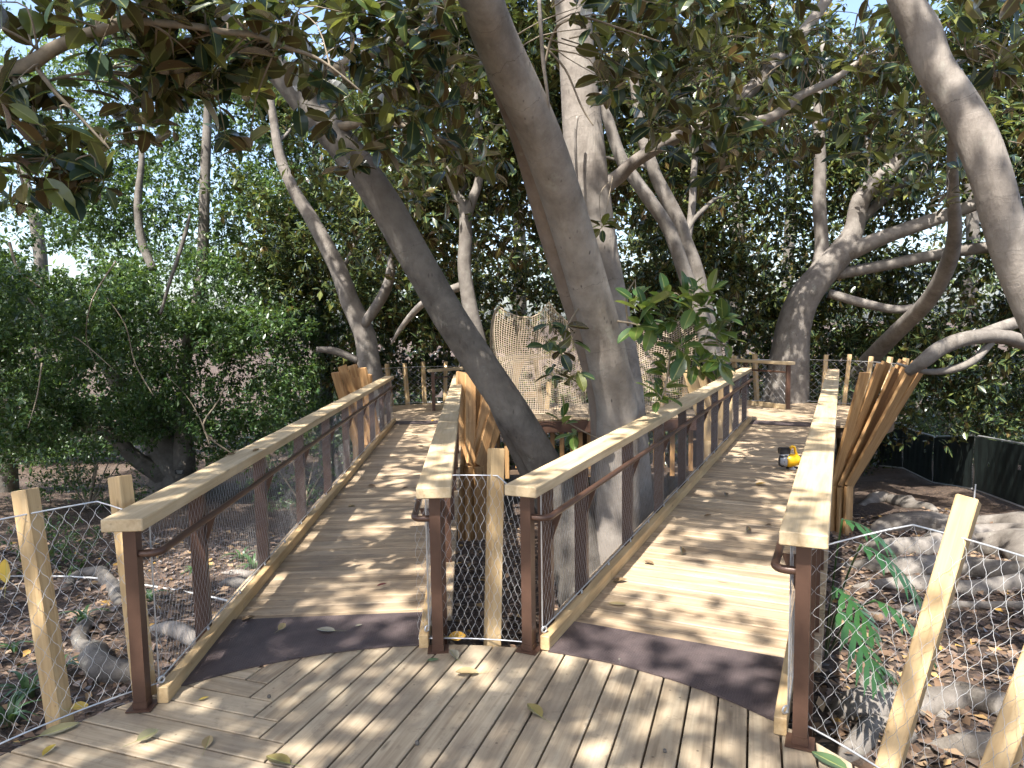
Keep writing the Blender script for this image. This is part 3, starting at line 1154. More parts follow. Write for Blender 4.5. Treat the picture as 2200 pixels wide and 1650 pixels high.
# ------------------------------------------------------------------ screened temporary fence
fa, fb = P(2212, 1104, 14.3), P(1890, 988, 25.6)
npan = 4
tagpx = {1: 'first', 2: 'second'}
lab = ['screened fence panel at the near end, with a large crescent cut in the black cloth',
       'screened fence panel with one yellow tag near its top corner and pale light streaks',
       'screened fence panel farther down the slope, partly behind the flared plank bundle',
       'farthest screened fence panel showing between the planks and the shrubs']
for k in range(npan):
    a, b = fa.lerp(fb, k / npan), fa.lerp(fb, (k + 1) / npan)
    a.z, b.z = gz(a.x, a.y) + .06, gz(b.x, b.y) + .06
    d = (b - a).normalized()
    a, b = a + d * .03, b - d * .03
    HH = 1.33
    up = Vector((0, 0, 1))
    root = thing('screen_fence_panel', (a + b) / 2, lab[k], 'fence', 'screened panels of the temporary fence')
    mb = MB()
    rad = .12
    pts = [a, a + up * (HH - rad), a + up * (HH - .03) + d * .04, a + up * HH + d * rad, b + up * HH - d * rad, b + up * (HH - .03) - d * .04, b + up * (HH - rad), b, a]
    mb.tube(pts, .021, 8)
    mb.build('frame', M['steel'], root, smooth=True)
    mid = (a + b) / 2
    mb = MB(); mb.tube([mid, mid + up * HH], .017, 6); mb.build('frame_upright', M['steel'], root)
    nrm = d.cross(up)
    if nrm.y > 0: nrm = -nrm
    n1, n2 = 40, 12
    V, F = [], []
    for i in range(n1 + 1):
        for j in range(n2 + 1):
            wob = .02 * math.sin(i * .9 + j * .35) + .012 * math.sin(i * 2.3)
            V.append(a.lerp(b, i / n1) + up * (.03 + (HH - .06) * j / n2) - nrm * (.035 + wob * math.sin(math.pi * j / n2)))
    holes = {(6, 7), (6, 8), (5, 7), (27, 6)} if k == 0 else {(14, 8), (31, 4)} if k == 1 else {(10, 7), (26, 8)}
    for i in range(n1):
        for j in range(n2):
            if (i, j) not in holes: F.append((i * (n2 + 1) + j, (i + 1) * (n2 + 1) + j, (i + 1) * (n2 + 1) + j + 1, i * (n2 + 1) + j + 1))
    mb = MB(); mb.add(V, F); mb.build('screen_cloth', M['fabric'], root, smooth=True)
    L = (b - a).length
    wire_net(lambda s, t: a.lerp(b, s) + up * (.03 + (HH - .06) * t) + nrm * .005, int(L / .062), int(HH / .032), .0022).build('chain_link', M['wire'], root)
    for (t, hgt) in (((.93, 1.12),) if k == 0 else ((.08, 1.12),) if k == 1 else ()):
        mb = MB()
        fr = frame_of(a, b)
        mb.box(a.lerp(b, t) + up * hgt + nrm * .02, (.16, .006, .1), fr.to_3x3())
        mb.build('yellow_tag', M['tagy'], root)
mb = MB(); mb.tube([P(2086, 1100, 13.4) - Vector((0, 0, .6)), P(2096, 1040, 13.5)], .014, 6)
tag(mb.build('metal_stake', M['steel']), 'thin grey stake poking up behind the thick leaning post', 'stake')

# ------------------------------------------------------------------ leaf meshes
def tmpl_a():
    V, A = [], []
    rows = [(-.22, .012, .0), (0, .02, 0), (.08, .13, 0), (.26, .235, .0), (.50, .268, -.012), (.74, .225, -.04), (.91, .115, -.075), (1.0, .004, -.105)]
    for (x, w, z) in rows:
        V += [(x, -w, z + w * .28), (x, 0, z), (x, w, z + w * .28)]
        A += [1, 0, 1] if x > .01 else [0, 0, 0]
    F = []
    for k in range(len(rows) - 1):
        for c in (0, 1):
            a = k * 3 + c
            F += [(a, a + 3, a + 1), (a + 1, a + 3, a + 4)]
    return np.array(V), np.array(F), np.array(A)


def tmpl_b():
    V = [(0, 0, 0), (.47, -.26, .06), (.48, 0, -.01), (.47, .26, .06), (1, 0, -.07)]
    return np.array(V), np.array([(0, 1, 2), (0, 2, 3), (1, 4, 2), (2, 4, 3)]), np.array([0, 1, 0, 1, 0])


def tmpl_c():
    V = [(0, 0, 0), (.45, -.25, .05), (1, 0, -.05), (.45, .25, .05)]
    return np.array(V), np.array([(0, 1, 2), (0, 2, 3)]), np.array([.5, 1, .5, 1])


TA, TB, TC = tmpl_a(), tmpl_b(), tmpl_c()


def unit(v): return v / (np.linalg.norm(v, axis=-1, keepdims=True) + 1e-9)


def whorls(C, axis, k, L, phi=(95, 26), spread=.05, lvar=.25):
    """leaves radiating from cluster points C along twig axes"""
    n = len(C)
    C = np.repeat(C, k, 0)
    ax = unit(np.repeat(axis, k, 0))
    th = np.tile(np.arange(k) * 2.399, n) + np.repeat(rng.random(n) * 6.28, k) + rng.normal(0, .3, n * k)
    ph = np.radians(rng.normal(phi[0], phi[1], n * k))
    ref = np.where(np.abs(ax[:, 2:3]) > .9, np.array([[1., 0, 0]]), np.array([[0., 0, 1]]))
    u = unit(np.cross(ax, ref)); w = np.cross(ax, u)
    side = u * np.cos(th)[:, None] + w * np.sin(th)[:, None]
    a = ax * np.cos(ph)[:, None] + side * np.sin(ph)[:, None]
    a[:, 2] -= rng.random(n * k) * .45
    a = unit(a)
    up = np.array([0, 0, 1.0]) + rng.normal(0, .38, (n * k, 3)) + ax * .3
    nr = unit(up - a * (up * a).sum(1, keepdims=True))
    base = C + side * spread * L * rng.random((n * k, 1)) + a * .16 * L + ax * (rng.random((n * k, 1)) - .5) * .55 * L
    size = L * (1 + lvar * rng.normal(0, 1, n * k).clip(-1.8, 1.8))
    return base, a, nr, size


def cat(parts): return [np.concatenate(q) for q in zip(*parts)]


def leaf_object(name, leaves, T, mat, parent, origin, kind='stuff'):
    base, a, nr, size = leaves
    V0, F0, A0 = T
    n, kv = len(base), len(V0)
    b = np.cross(nr, a)
    V = base[:, None, :] + size[:, None, None] * (V0[None, :, 0:1] * a[:, None, :] + V0[None, :, 1:2] * b[:, None, :] + V0[None, :, 2:3] * nr[:, None, :])
    V = (V - np.array(origin)).reshape(-1, 3).astype(np.float32)
    F = (F0[None] + (np.arange(n) * kv)[:, None, None]).reshape(-1, 3).astype(np.int32)
    me = bpy.data.meshes.new(name)
    me.vertices.add(len(V)); me.vertices.foreach_set('co', V.ravel())
    me.loops.add(F.size); me.loops.foreach_set('vertex_index', F.ravel())
    me.polygons.add(len(F))
    me.polygons.foreach_set('loop_start', np.arange(0, F.size, 3, dtype=np.int32))
    me.update(calc_edges=True)
    at = me.attributes.new('rnd', 'FLOAT', 'POINT'); at.data.foreach_set('value', np.repeat(rng.random(n), kv).astype(np.float32))
    at = me.attributes.new('across', 'FLOAT', 'POINT'); at.data.foreach_set('value', np.tile(A0, n).astype(np.float32))
    o = link_mesh(name, me, mat, Matrix.Translation(Vector(origin)), parent)
    if kind: o['kind'] = kind
    return o


_leafmesh = {}


def leaf_parts(leaves, mat, parent, limit=300, rest='leaf_mass'):
    """the leaves that show largest become single objects, the others one mass"""
    base, a, nr, size = leaves
    v = base - CAM
    zz = v @ fw
    x = 1100 + FPX * (v @ rt) / np.maximum(zz, .1)
    y = 825 + FPX * (v @ dn) / np.maximum(zz, .1)
    vis = (zz > .3) & (x > -60) & (x < 2260) & (y > -60) & (y < 1700)
    score = np.where(vis, size / np.maximum(zz, .1), 0) * (.6 + .4 * np.abs((unit(v) * nr).sum(1)))
    idx = np.argsort(-score)[:limit]
    idx = idx[score[idx] > 0]
    if mat.name not in _leafmesh:
        me = bpy.data.meshes.new('leaf')
        me.from_pydata(TA[0].tolist(), [], TA[1].tolist())
        at = me.attributes.new('across', 'FLOAT', 'POINT'); at.data.foreach_set('value', TA[2].astype(np.float32))
        me.materials.append(mat)
        me.update()
        _leafmesh[mat.name] = me
    for i in idx:
        X, Z = Vector(a[i]), Vector(nr[i]); Y = Z.cross(X)
        fr = (Matrix((X, Y, Z)).transposed() * float(size[i])).to_4x4()
        fr.translation = Vector(base[i])
        link_mesh('leaf', _leafmesh[mat.name], mat, fr, parent)
    keep = np.ones(len(base), bool); keep[idx] = False
    if keep.any() and rest:
        org = MW[parent.name].translation
        leaf_object(rest, [q[keep] for q in leaves], TA, mat, parent, tuple(org))


def ellipsoid_pts(c, r, n, shell=0.0):
    d = unit(rng.normal(0, 1, (n, 3)))
    rad = rng.random((n, 1)) ** (1 / 3)
    if shell: rad = 1 - (1 - rad) * (1 - shell)
    return np.array(c) + d * rad * np.array(r), d


def crown_leaves(c, r, n, L, k=7, shell=.3, clump=0.0, nclump=0, out=.6):
    """n whorls in an ellipsoid, gathered round clump centres when asked"""
    if nclump:
        cc, _ = ellipsoid_pts(c, r, nclump, shell)
        w = rng.integers(0, nclump, n)
        pts = cc[w] + rng.normal(0, 1, (n, 3)).clip(-1.7, 1.7) * np.array([clump, clump, clump * .6])
        d = unit(pts - cc[w])
    else:
        pts, d = ellipsoid_pts(c, r, n, shell)
    ax = d * out + rng.normal(0, .5, (n, 3)) + np.array([0, 0, .25])
    return whorls(pts, ax, k, L)


# ------------------------------------------------------------------ stems
def stem(name, pts, mat, parent, segs=14, sub=5, lump=.10):
    """pts: (px, py, depth, radius) or (Vector, radius)"""
    xyz, rad = [], []
    for q in pts:
        if len(q) == 4: xyz.append(tuple(P(q[0], q[1], q[2]))); rad.append(q[3])
        else: xyz.append(tuple(q[0])); rad.append(q[1])
    full = catmull([(*a, r) for a, r in zip(xyz, rad)], sub)
    v, f, al = tube_mesh(full[:, :3], np.maximum(full[:, 3], .002), segs, True, lump)
    mb = MB()
    mb.add(v, f, al)
    return mb.build(name, mat, parent, smooth=True), full


def tree(name, base, label, cat_='tree', group=None):
    return thing(name, base, label, cat_, group)


def limbs_to(parent, mat, full, n, reach, r0, name='limb', up=.5):
    """crooked side limbs growing out of a stem"""
    for k in range(n):
        i = int(len(full) * (.45 + .5 * (k + random.random()) / n))
        i = min(i, len(full) - 1)
        p = Vector(full[i, :3])
        d = Vector((random.uniform(-1, 1), random.uniform(-.2, 1.0), random.uniform(0, .6) + up)).normalized()
        L = reach * random.uniform(.6, 1.1)
        r = min(r0, full[i, 3] * .45)
        pts = [(p, r)]
        for q in range(1, 6):
            d = (d + Vector((random.uniform(-.45, .45), random.uniform(-.35, .35), random.uniform(-.4, .4)))).normalized()
            p = p + d * L / 5
            pts.append((p, r * (1 - .15 * q)))
        stem(name, pts, M['bark_dark'], parent, 6, 3, .1)


def twigs_to(parent, starts, tips, r=.006):
    """thin twigs carrying the leaf whorls; one mass per tree"""
    mb = MB()
    for s, t in zip(starts, tips):
        s, t = Vector(s), Vector(t)
        if (s - t).length > .9: s = t + (s - t).normalized() * random.uniform(.45, .8) + Vector((0, 0, .15))
        mid = s.lerp(t, .5) + Vector((random.uniform(-.1, .1), random.uniform(-.1, .1), random.uniform(-.02, .12)))
        mb.tube(catmull([s, mid, t], 3), np.linspace(r, r * .35, 7), 4, False)
    if mb.v:
        o = mb.build('twigs', M['twig'], parent, smooth=True)
        o['kind'] = 'stuff'


def near_bough(parent, mat, spots, L, k=8, limit=300, anchors=None, phi=(100, 26)):
    """leaf whorls hung about given centres; anchors are the points that twigs grow from"""
    C, A, S_, T_ = [], [], [], []
    for (c, r, n) in spots:
        pts, d = ellipsoid_pts(c, r, n, 0)
        C.append(pts)
        A.append(d * .6 + rng.normal(0, .45, (n, 3)) + np.array([0, 0, -.15]))
        if anchors is not None:
            for q in pts:
                j = np.argmin(np.linalg.norm(anchors - q, axis=1) + rng.random(len(anchors)) * .5)
                S_.append(anchors[j]); T_.append(q)
    lv = whorls(np.concatenate(C), np.concatenate(A), k, L, phi=phi)
    leaf_parts(lv, mat, parent, limit)
    if S_: twigs_to(parent, S_, T_, .007)


# --- the fused central fig
fig = tree('fig_tree', P(1325, 1340, 7.3), 'big grey fig with fused leaning trunks rising beside the mesh railing')
_, f1 = stem('trunk', [(1332, 1420, 7.35, .40), (1330, 1330, 7.35, .33), (1330, 1150, 7.3, .25), (1328, 1000, 7.25, .225), (1326, 880, 7.2, .205), (1308, 790, 7.1, .196), (1288, 700, 7.0, .19), (1231, 500, 6.6, .182), (1162, 300, 6.1, .178), (1072, 100, 5.6, .172), (1036, 0, 5.3, .16), (985, -140, 5.0, .15)], M['bark'], fig, 22, 6, .07)
_, f1b = stem('trunk', [(1305, 1420, 7.5, .28), (1300, 1250, 7.5, .2), (1300, 900, 7.4, .165), (1258, 700, 7.2, .158), (1193, 500, 6.8, .155), (1135, 300, 6.35, .148), (1098, 200, 6.1, .14), (1050, 70, 5.75, .12)], M['bark_red'], fig, 16, 6, .07)
_, f1c = stem('trunk', [(1368, 1380, 8.0, .32), (1360, 1100, 8.0, .24), (1345, 850, 8.0, .2), (1318, 690, 8.0, .195), (1292, 550, 8.0, .19), (1272, 420, 8.0, .2), (1254, 300, 8.0, .215), (1240, 150, 8.0, .195), (1228, 0, 8.0, .19), (1215, -160, 8.0, .18)], M['bark'], fig, 18, 6, .06)
_, f1d = stem('limb', [(1298, 400, 8.0, .10), (1330, 378, 8.0, .085), (1360, 350, 7.9, .075), (1420, 312, 7.8, .075), (1480, 286, 7.7, .07), (1550, 266, 7.6, .07), (1650, 256, 7.6, .055), (1720, 205, 7.6, .045), (1790, 172, 7.6, .035), (1860, 120, 7.6, .02)], M['bark'], fig, 10, 5, .1)
_, f1e = stem('limb', [(1545, 262, 7.7, .05), (1580, 222, 7.9, .07), (1620, 185, 8.2, .075), (1665, 130, 8.5, .075), (1725, 70, 8.8, .07), (1790, -20, 9, .06)], M['bark'], fig, 10, 5, .1)
stem('aerial_root', [(1158, -10, 5.6, .014), (1166, 120, 5.7, .015), (1176, 200, 5.8, .012), (1185, 300, 6.0, .008)], M['bark'], fig, 7, 5, .1)
stem('aerial_root', [(1240, 250, 7.6, .016), (1236, 300, 7.6, .017), (1240, 390, 7.6, .012)], M['bark'], fig, 7, 5, .1)
stem('branch', [(1170, 140, 6.0, .012), (1195, 60, 5.9, .011), (1250, 38, 5.8, .010), (1330, 60, 5.8, .008), (1420, 90, 5.8, .005)], M['twig'], fig, 6, 5, .1)
stem('branch', [(1170, 100, 6.0, .010), (1215, 150, 6.0, .009), (1250, 230, 6.0, .008), (1275, 270, 6.0, .005)], M['twig'], fig, 6, 5, .1)
anch = np.concatenate([f1d[:, :3], f1e[:, :3], f1c[-20:, :3], f1[-14:, :3]])
spots = []
for (px, py, Y, rx, rz, n) in [(1420, 60, 6.2, .75, .45, 16), (1500, 190, 7.0, .8, .5, 22), (1390, 200, 6.6, .45, .45, 11), (1330, 60, 6.0, .45, .3, 7), (1640, 110, 7.8, .9, .7, 24), (1600, 250, 7.6, .7, .35, 14), (1490, 330, 7.4, .5, .3, 7), (1760, 130, 8.2, .9, .7, 24), (1290, 470, 7.2, .1, .12, 2), (1740, 280, 8.4, .8, .5, 14), (1880, 160, 8.0, .7, .6, 14), (1450, 110, 9.0, 1.2, .9, 26), (1280, 195, 6.6, .2, .2, 3)]:
    spots.append((tuple(P(px, py, Y)), (rx, .6, rz), n))
near_bough(fig, M['fig'], spots, .17, 6, 300, anch)

# --- the diagonal fig
dia = tree('fig_tree', P(1200, 1130, 7.3), 'smooth grey fig trunk leaning diagonally across the plank bundle')
_, f2 = stem('trunk', [(1262, 1290, 7.35, .34), (1228, 1120, 7.35, .24), (1170, 1000, 7.3, .185), (1112, 900, 7.2, .172), (1045, 800, 7.15, .168), (972, 690, 7.1, .165), (920, 600, 7.1, .158), (868, 510, 7.1, .16), (825, 436, 7.05, .158), (750, 330, 7, .152), (680, 250, 7, .142), (600, 155, 7, .125), (520, 80, 7, .105), (430, 10, 7, .09), (330, -80, 7, .07)], M['bark_dark'], dia, 20, 6, .06)
stem('trunk', [(1255, 1300, 7.6, .25), (1195, 1120, 7.55, .17), (1135, 1000, 7.5, .13), (1085, 900, 7.38, .11), (1050, 825, 7.22, .09), (1010, 750, 7.13, .05)], M['bark_dark'], dia, 14, 6, .06)
_, f2b = stem('limb', [(640, 195, 7.0, .06), (760, 130, 6.6, .05), (860, 90, 6.2, .04), (960, 20, 5.8, .03)], M['twig'], dia, 8, 5, .1)
_, f2c = stem('limb', [(700, 280, 7.0, .05), (820, 260, 6.7, .035), (920, 290, 6.4, .022), (1000, 330, 6.3, .012)], M['twig'], dia, 8, 5, .1)
spots = []
for (px, py, Y, rx, rz, n) in [(830, 40, 5.2, .55, .3, 13), (930, 90, 5.2, .3, .3, 7), (800, 130, 5.6, .5, .35, 14), (900, 190, 5.6, .4, .3, 11), (960, 215, 5.8, .2, .25, 5), (760, 220, 6.0, .5, .35, 12), (870, 300, 6.2, .55, .3, 13), (980, 340, 6.4, .3, .25, 6), (700, 40, 5.2, .5, .3, 12), (620, 120, 5.4, .4, .3, 9), (760, 330, 6.0, .12, .15, 3), (1050, 330, 7.6, .4, .4, 8), (930, 420, 8.0, .5, .4, 10), (880, 60, 7.4, 1.2, .7, 26)]:
    spots.append((tuple(P(px, py, Y)), (rx, .5, rz), n))
near_bough(dia, M['fig'], [(c_, r_, max(2, int(n_ * .85))) for (c_, r_, n_) in spots], .165, 6, 300, np.concatenate([f2b[:, :3], f2c[:, :3], f2[-30:, :3]]))

# --- overhanging bough at the upper corner
bo = tree('fig_bough', P(0, 163, 4.0), 'overhanging fig bough with big dark drooping leaves above the shrubby tree', 'branch')
_, fb1 = stem('limb', [(-160, 235, 3.9, .046), (-60, 190, 3.95, .044), (0, 163, 4, .043), (66, 137, 4, .040), (110, 108, 4, .037), (176, 78, 4, .034), (229, 62, 4, .033), (273, 44, 4, .034), (304, 22, 4, .033), (331, 0, 4, .032), (400, -60, 4, .03)], M['twig'], bo, 12, 5, .12)
_, fb2 = stem('branch', [(276, 42, 4.0, .022), (353, 51, 4.05, .02), (419, 57, 4.1, .019), (476, 68, 4.2, .018), (547, 76, 4.3, .016), (610, 100, 4.4, .014), (690, 130, 4.5, .010), (780, 200, 4.6, .006)], M['twig'], bo, 9, 5, .12)
_, fb3 = stem('branch', [(75, 140, 4.0, .014), (120, 200, 4.0, .011), (170, 250, 4.05, .009), (235, 320, 4.1, .006)], M['twig'], bo, 7, 4, .1)
_, fb4 = stem('branch', [(30, 165, 4.0, .014), (60, 250, 4.0, .011), (95, 310, 4.0, .008), (130, 360, 4.0, .005)], M['twig'], bo, 7, 4, .1)
_, fb5 = stem('branch', [(110, 172, 4.1, .008), (160, 160, 4.1, .008), (235, 157, 4.2, .005)], M['twig'], bo, 6, 4, .1)
_, fb6 = stem('branch', [(5, 60, 3.8, .007), (60, 90, 3.9, .007), (85, 112, 4, .005)], M['twig'], bo, 6, 4, .1)
spots = []
for (px, py, Y, rx, rz, n) in [(60, 20, 3.9, .25, .12, 6), (180, 20, 3.9, .25, .12, 6), (30, 190, 4.0, .14, .14, 5), (60, 240, 4.0, .15, .12, 6), (30, 320, 4.1, .16, .2, 7), (100, 360, 4.1, .22, .12, 8), (175, 370, 4.1, .2, .12, 8), (200, 300, 4.1, .2, .1, 5), (290, 90, 4.2, .2, .12, 6), (350, 30, 4.1, .25, .14, 8), (420, 40, 4.2, .25, .14, 8), (430, 110, 4.4, .25, .14, 7), (300, 210, 4.4, .3, .15, 8), (290, 260, 4.3, .18, .1, 4), (380, 160, 4.6, .3, .15, 7), (430, 210, 4.6, .25, .14, 7), (500, 140, 4.6, .25, .16, 8), (560, 60, 4.4, .25, .18, 8), (600, 130, 4.6, .22, .14, 5), (330, 140, 4.5, .25, .12, 5), (500, 290, 4.9, .14, .12, 5), (240, 130, 4.2, .15, .1, 3), (0, 420, 4.3, .2, .12, 4), (560, 190, 5.0, .2, .14, 4), (650, 40, 4.6, .3, .15, 7)]:
    spots.append((tuple(P(px, py, Y)), (rx, .3, rz), n))
near_bough(bo, M['fig'], [(c_, r_, max(2, int(n_ * .75))) for (c_, r_, n_) in spots], .155, 6, 300, np.concatenate([q[:, :3] for q in (fb1, fb2, fb3, fb4, fb5, fb6)]), phi=(112, 24))

# --- right arching fig with its surface roots
arch = tree('fig_tree', P(2420, 1180, 4.9), 'fig trunk arching in from the edge above the screened fence')
_, f3 = stem('trunk', [(2520, 1400, 4.8, .30), (2450, 1200, 4.9, .2), (2330, 880, 5, .15), (2240, 690, 5, .135), (2185, 570, 5, .125), (2152, 470, 5, .122), (2128, 380, 5, .122), (2096, 296, 5.05, .128), (2057, 222, 5.1, .122), (2008, 145, 5.15, .118), (1980, 70, 5.2, .122), (1944, 0, 5.2, .105), (1900, -120, 5.2, .1)], M['bark'], arch, 20, 6, .08)
_, f3b = stem('limb', [(2046, 250, 11.5, .075), (2046, 330, 12, .085), (2048, 420, 12.5, .10), (2051, 500, 13, .12), (2036, 570, 13.6, .14), (1992, 648, 14.5, .155), (1932, 708, 15.6, .175), (1884, 756, 16.6, .2), (1850, 800, 17.3, .22), (1815, 880, 18, .26), (1790, 960, 18.4, .32)], M['bark_mid'], arch, 14, 5, .1)
spots = []
for (px, py, Y, rx, rz, n) in [(2130, 40, 6.0, .5, .4, 10), (2180, 150, 6.2, .3, .4, 8), (1880, 60, 6.6, .4, .4, 8), (1940, 260, 7.4, .5, .4, 9), (2190, 330, 7.5, .3, .4, 6), (2080, 140, 8.4, .6, .5, 12), (1890, 330, 8.6, .6, .3, 8), (2020, 400, 9, .4, .3, 6)]:
    spots.append((tuple(P(px, py, Y)), (rx, .5, rz), n))
near_bough(arch, M['fig'], spots, .16, 6, 300, np.concatenate([f3[-20:, :3], f3b[:12, :3]]))


def root_stem(parent, pts, mat='bark_mid', sink=.36):
    q = []
    n = len(pts)
    for k, (px, py, r) in enumerate(pts):
        # follow the slope of the ground
        d = ray(px, py)
        Y = 3.0
        for _ in range(900):
            p = CAM + d * (Y / d[1])
            if p[2] <= gz(p[0], p[1]): break
            Y += .02
        r = r * 1.15
        e = .8 if k == 0 else 0
        q.append(np.array([p[0], p[1], r * (1 - 2 * sink) - e * r * 1.1, r]))
    full = catmull(q, 7)
    ph = rng.random(4) * 6.28
    out = []
    L = 0
    for k, f_ in enumerate(full):
        if k: L += np.linalg.norm(f_[:2] - full[k - 1][:2])
        w = f_[3] * .4
        x, y = f_[0] + w * math.sin(L * 5 + ph[0]), f_[1] + w * math.sin(L * 4.1 + ph[1])
        out.append((Vector((x, y, gz(x, y) + f_[2] + .10 * f_[3] * math.sin(L * 4 + ph[2]))), f_[3] * (1 + .14 * math.sin(L * 3 + ph[3]))))
    stem('root', out, M[mat], parent, 12, 1, .22)


for pts in ([(1850, 1148, .10), (1910, 1140, .17), (1980, 1138, .19), (2060, 1150, .17), (2150, 1148, .14), (2240, 1160, .12)],
            [(1840, 1180, .06), (1920, 1190, .15), (2010, 1185, .18), (2100, 1182, .22), (2200, 1200, .24), (2300, 1230, .25)],
            [(1800, 1215, .05), (1880, 1222, .10), (1960, 1225, .12), (2060, 1232, .13), (2160, 1240, .16), (2260, 1250, .2)],
            [(1830, 1262, .04), (1920, 1262, .08), (2000, 1262, .11), (2090, 1270, .10), (2200, 1262, .10)],
            [(1790, 1300, .03), (1900, 1330, .05), (2010, 1300, .05), (2200, 1310, .06)],
            [(1780, 1520, .05), (1850, 1538, .10), (1920, 1530, .11), (1990, 1520, .10), (2060, 1510, .09), (2160, 1530, .1)],
            [(1845, 1500, .05), (1880, 1470, .07), (1925, 1468, .06)],
            [(1800, 1640, .04), (1850, 1600, .07), (1900, 1570, .07), (1960, 1600, .08)],
            [(1990, 1600, .05), (2060, 1610, .08), (2150, 1620, .08)],
            [(2020, 1545, .03), (2070, 1500, .07), (2130, 1520, .08)],
            [(1850, 1085, .08), (1900, 1075, .14), (1960, 1090, .12), (2010, 1100, .06)],
            [(2040, 1130, .05), (2120, 1125, .12), (2230, 1135, .15)]):
    root_stem(arch, pts)

# --- young leafy sprig by the second railing
sp = tree('fig_sprig', P(1345, 690, 6.7), 'bright leafy fig sprig overhanging the timber cap of the railing', 'plant')
_, s1_ = stem('branch', [(1325, 690, 6.9, .012), (1380, 700, 6.6, .010), (1440, 730, 6.4, .008), (1500, 735, 6.3, .006), (1560, 740, 6.2, .004)], M['twig'], sp, 6, 5, .1)
_, s2_ = stem('branch', [(1350, 700, 6.8, .010), (1345, 640, 6.7, .008), (1365, 600, 6.6, .004)], M['twig'], sp, 6, 5, .1)
_, s3_ = stem('branch', [(1440, 760, 6.4, .008), (1432, 820, 6.3, .009), (1420, 860, 6.25, .008)], M['twig'], sp, 6, 5, .1)
_, s4_ = stem('branch', [(1470, 735, 6.35, .007), (1475, 680, 6.3, .006), (1490, 640, 6.3, .004)], M['twig'], sp, 6, 5, .1)
C, A = [], []
for (px, py, up_) in [(1365, 645, .6), (1385, 665, .3), (1430, 640, .5), (1490, 625, .7), (1525, 635, .6), (1450, 690, .1), (1480, 690, .9), (1525, 700, .8), (1545, 715, .6), (1560, 735, .2), (1435, 770, 1.5), (1430, 800, 1.3), (1425, 840, .8), (1415, 855, .3), (1500, 740, -.4), (1535, 760, -.7), (1470, 760, -.3), (1400, 690, -.2), (1370, 700, .0), (1545, 775, -.9), (1500, 790, -.8), (1470, 640, .2), (1490, 665, .2), (1515, 660, .5), (1555, 690, .5), (1455, 745, .2)]:
    C.append(tuple(P(px, py, 6.35 + random.uniform(-.2, .2)))); A.append((random.uniform(-.3, .3), -.3, up_))
lv = whorls(np.array(C), np.array(A), 7, .165, phi=(60, 22))
leaf_parts(lv, M['fig_young'], sp, 300)
twigs_to(sp, [np.concatenate([s1_, s2_, s3_, s4_])[np.argmin(np.linalg.norm(np.concatenate([s1_, s2_, s3_, s4_])[:, :3] - np.array(c), axis=1)), :3] for c in C], C, .006)
sp2 = tree('fig_sprig', P(1230, 985, 6.9), 'small upright fig sprig in front of the picket deck', 'plant')
stem('branch', [(1290, 945, 7.0, .008), (1250, 925, 6.9, .007), (1215, 905, 6.8, .005)], M['twig'], sp2, 6, 5, .1)
lv = whorls(np.array([tuple(P(1208, 905, 6.8)), tuple(P(1235, 930, 6.8))]), np.array([(0, -.2, 1.0), (-.3, -.2, -.3)]), 6, .17, phi=(45, 15))
leaf_parts(lv, M['fig_young'], sp2, 300)
sp3 = tree('fig_sprig', P(1265, 700, 6.9), 'dark drooping fig sprig hanging before the large rope net', 'plant')
_, s5_ = stem('branch', [(1262, 640, 6.95, .010), (1225, 690, 6.7, .008), (1205, 760, 6.6, .006), (1195, 800, 6.6, .003)], M['twig'], sp3, 6, 5, .1)
C = [tuple(P(px, py, 6.6)) for (px, py) in ((1180, 695), (1215, 700), (1175, 735), (1205, 750), (1190, 795), (1215, 815), (1240, 800), (1228, 730))]
lv = whorls(np.array(C), np.tile(np.array([[0, -.1, -.6]]), (len(C), 1)), 5, .15, phi=(70, 25))
leaf_parts(lv, M['fig'], sp3, 300)
twigs_to(sp3, [s5_[np.argmin(np.linalg.norm(s5_[:, :3] - np.array(c), axis=1)), :3] for c in C], C, .005)

# ------------------------------------------------------------------ trees behind
def bg_tree(name, label, stems, mat, crowns, L, T, leafm, group=None, k=7, limbs=3, reach=2.0, lr=.06, ds=1.0):
    if ds != 1: stems = [[(q[0], q[1], q[2] * ds, q[3] * ds) for q in st] for st in stems]
    q = stems[0][0]
    b = P(q[0], q[1], q[2]) if len(q) == 4 else q[0]
    root = tree(name, (b.x, b.y, gz(b.x, b.y)), label, 'tree', group)
    for j, st in enumerate(stems):
        q = st[0]
        if j == 0:
            p = P(q[0], q[1], q[2]) if len(q) == 4 else Vector(q[0])
            st = [(Vector((p.x, p.y, gz(p.x, p.y) - .3)), q[-1] * 1.35)] + list(st)
        _, fl = stem('trunk' if j == 0 else 'limb', st, mat, root, 12 if j == 0 else 9, 5, .1)
        if limbs and j == 0: limbs_to(root, mat, fl, limbs, reach, lr)
    parts = [crown_leaves(c, r, n, L, k, .15, cl, nc) for (c, r, n, cl, nc) in crowns]
    leaf_object('crown', cat(parts), T, leafm, root, (b.x, b.y, gz(b.x, b.y)))
    return root


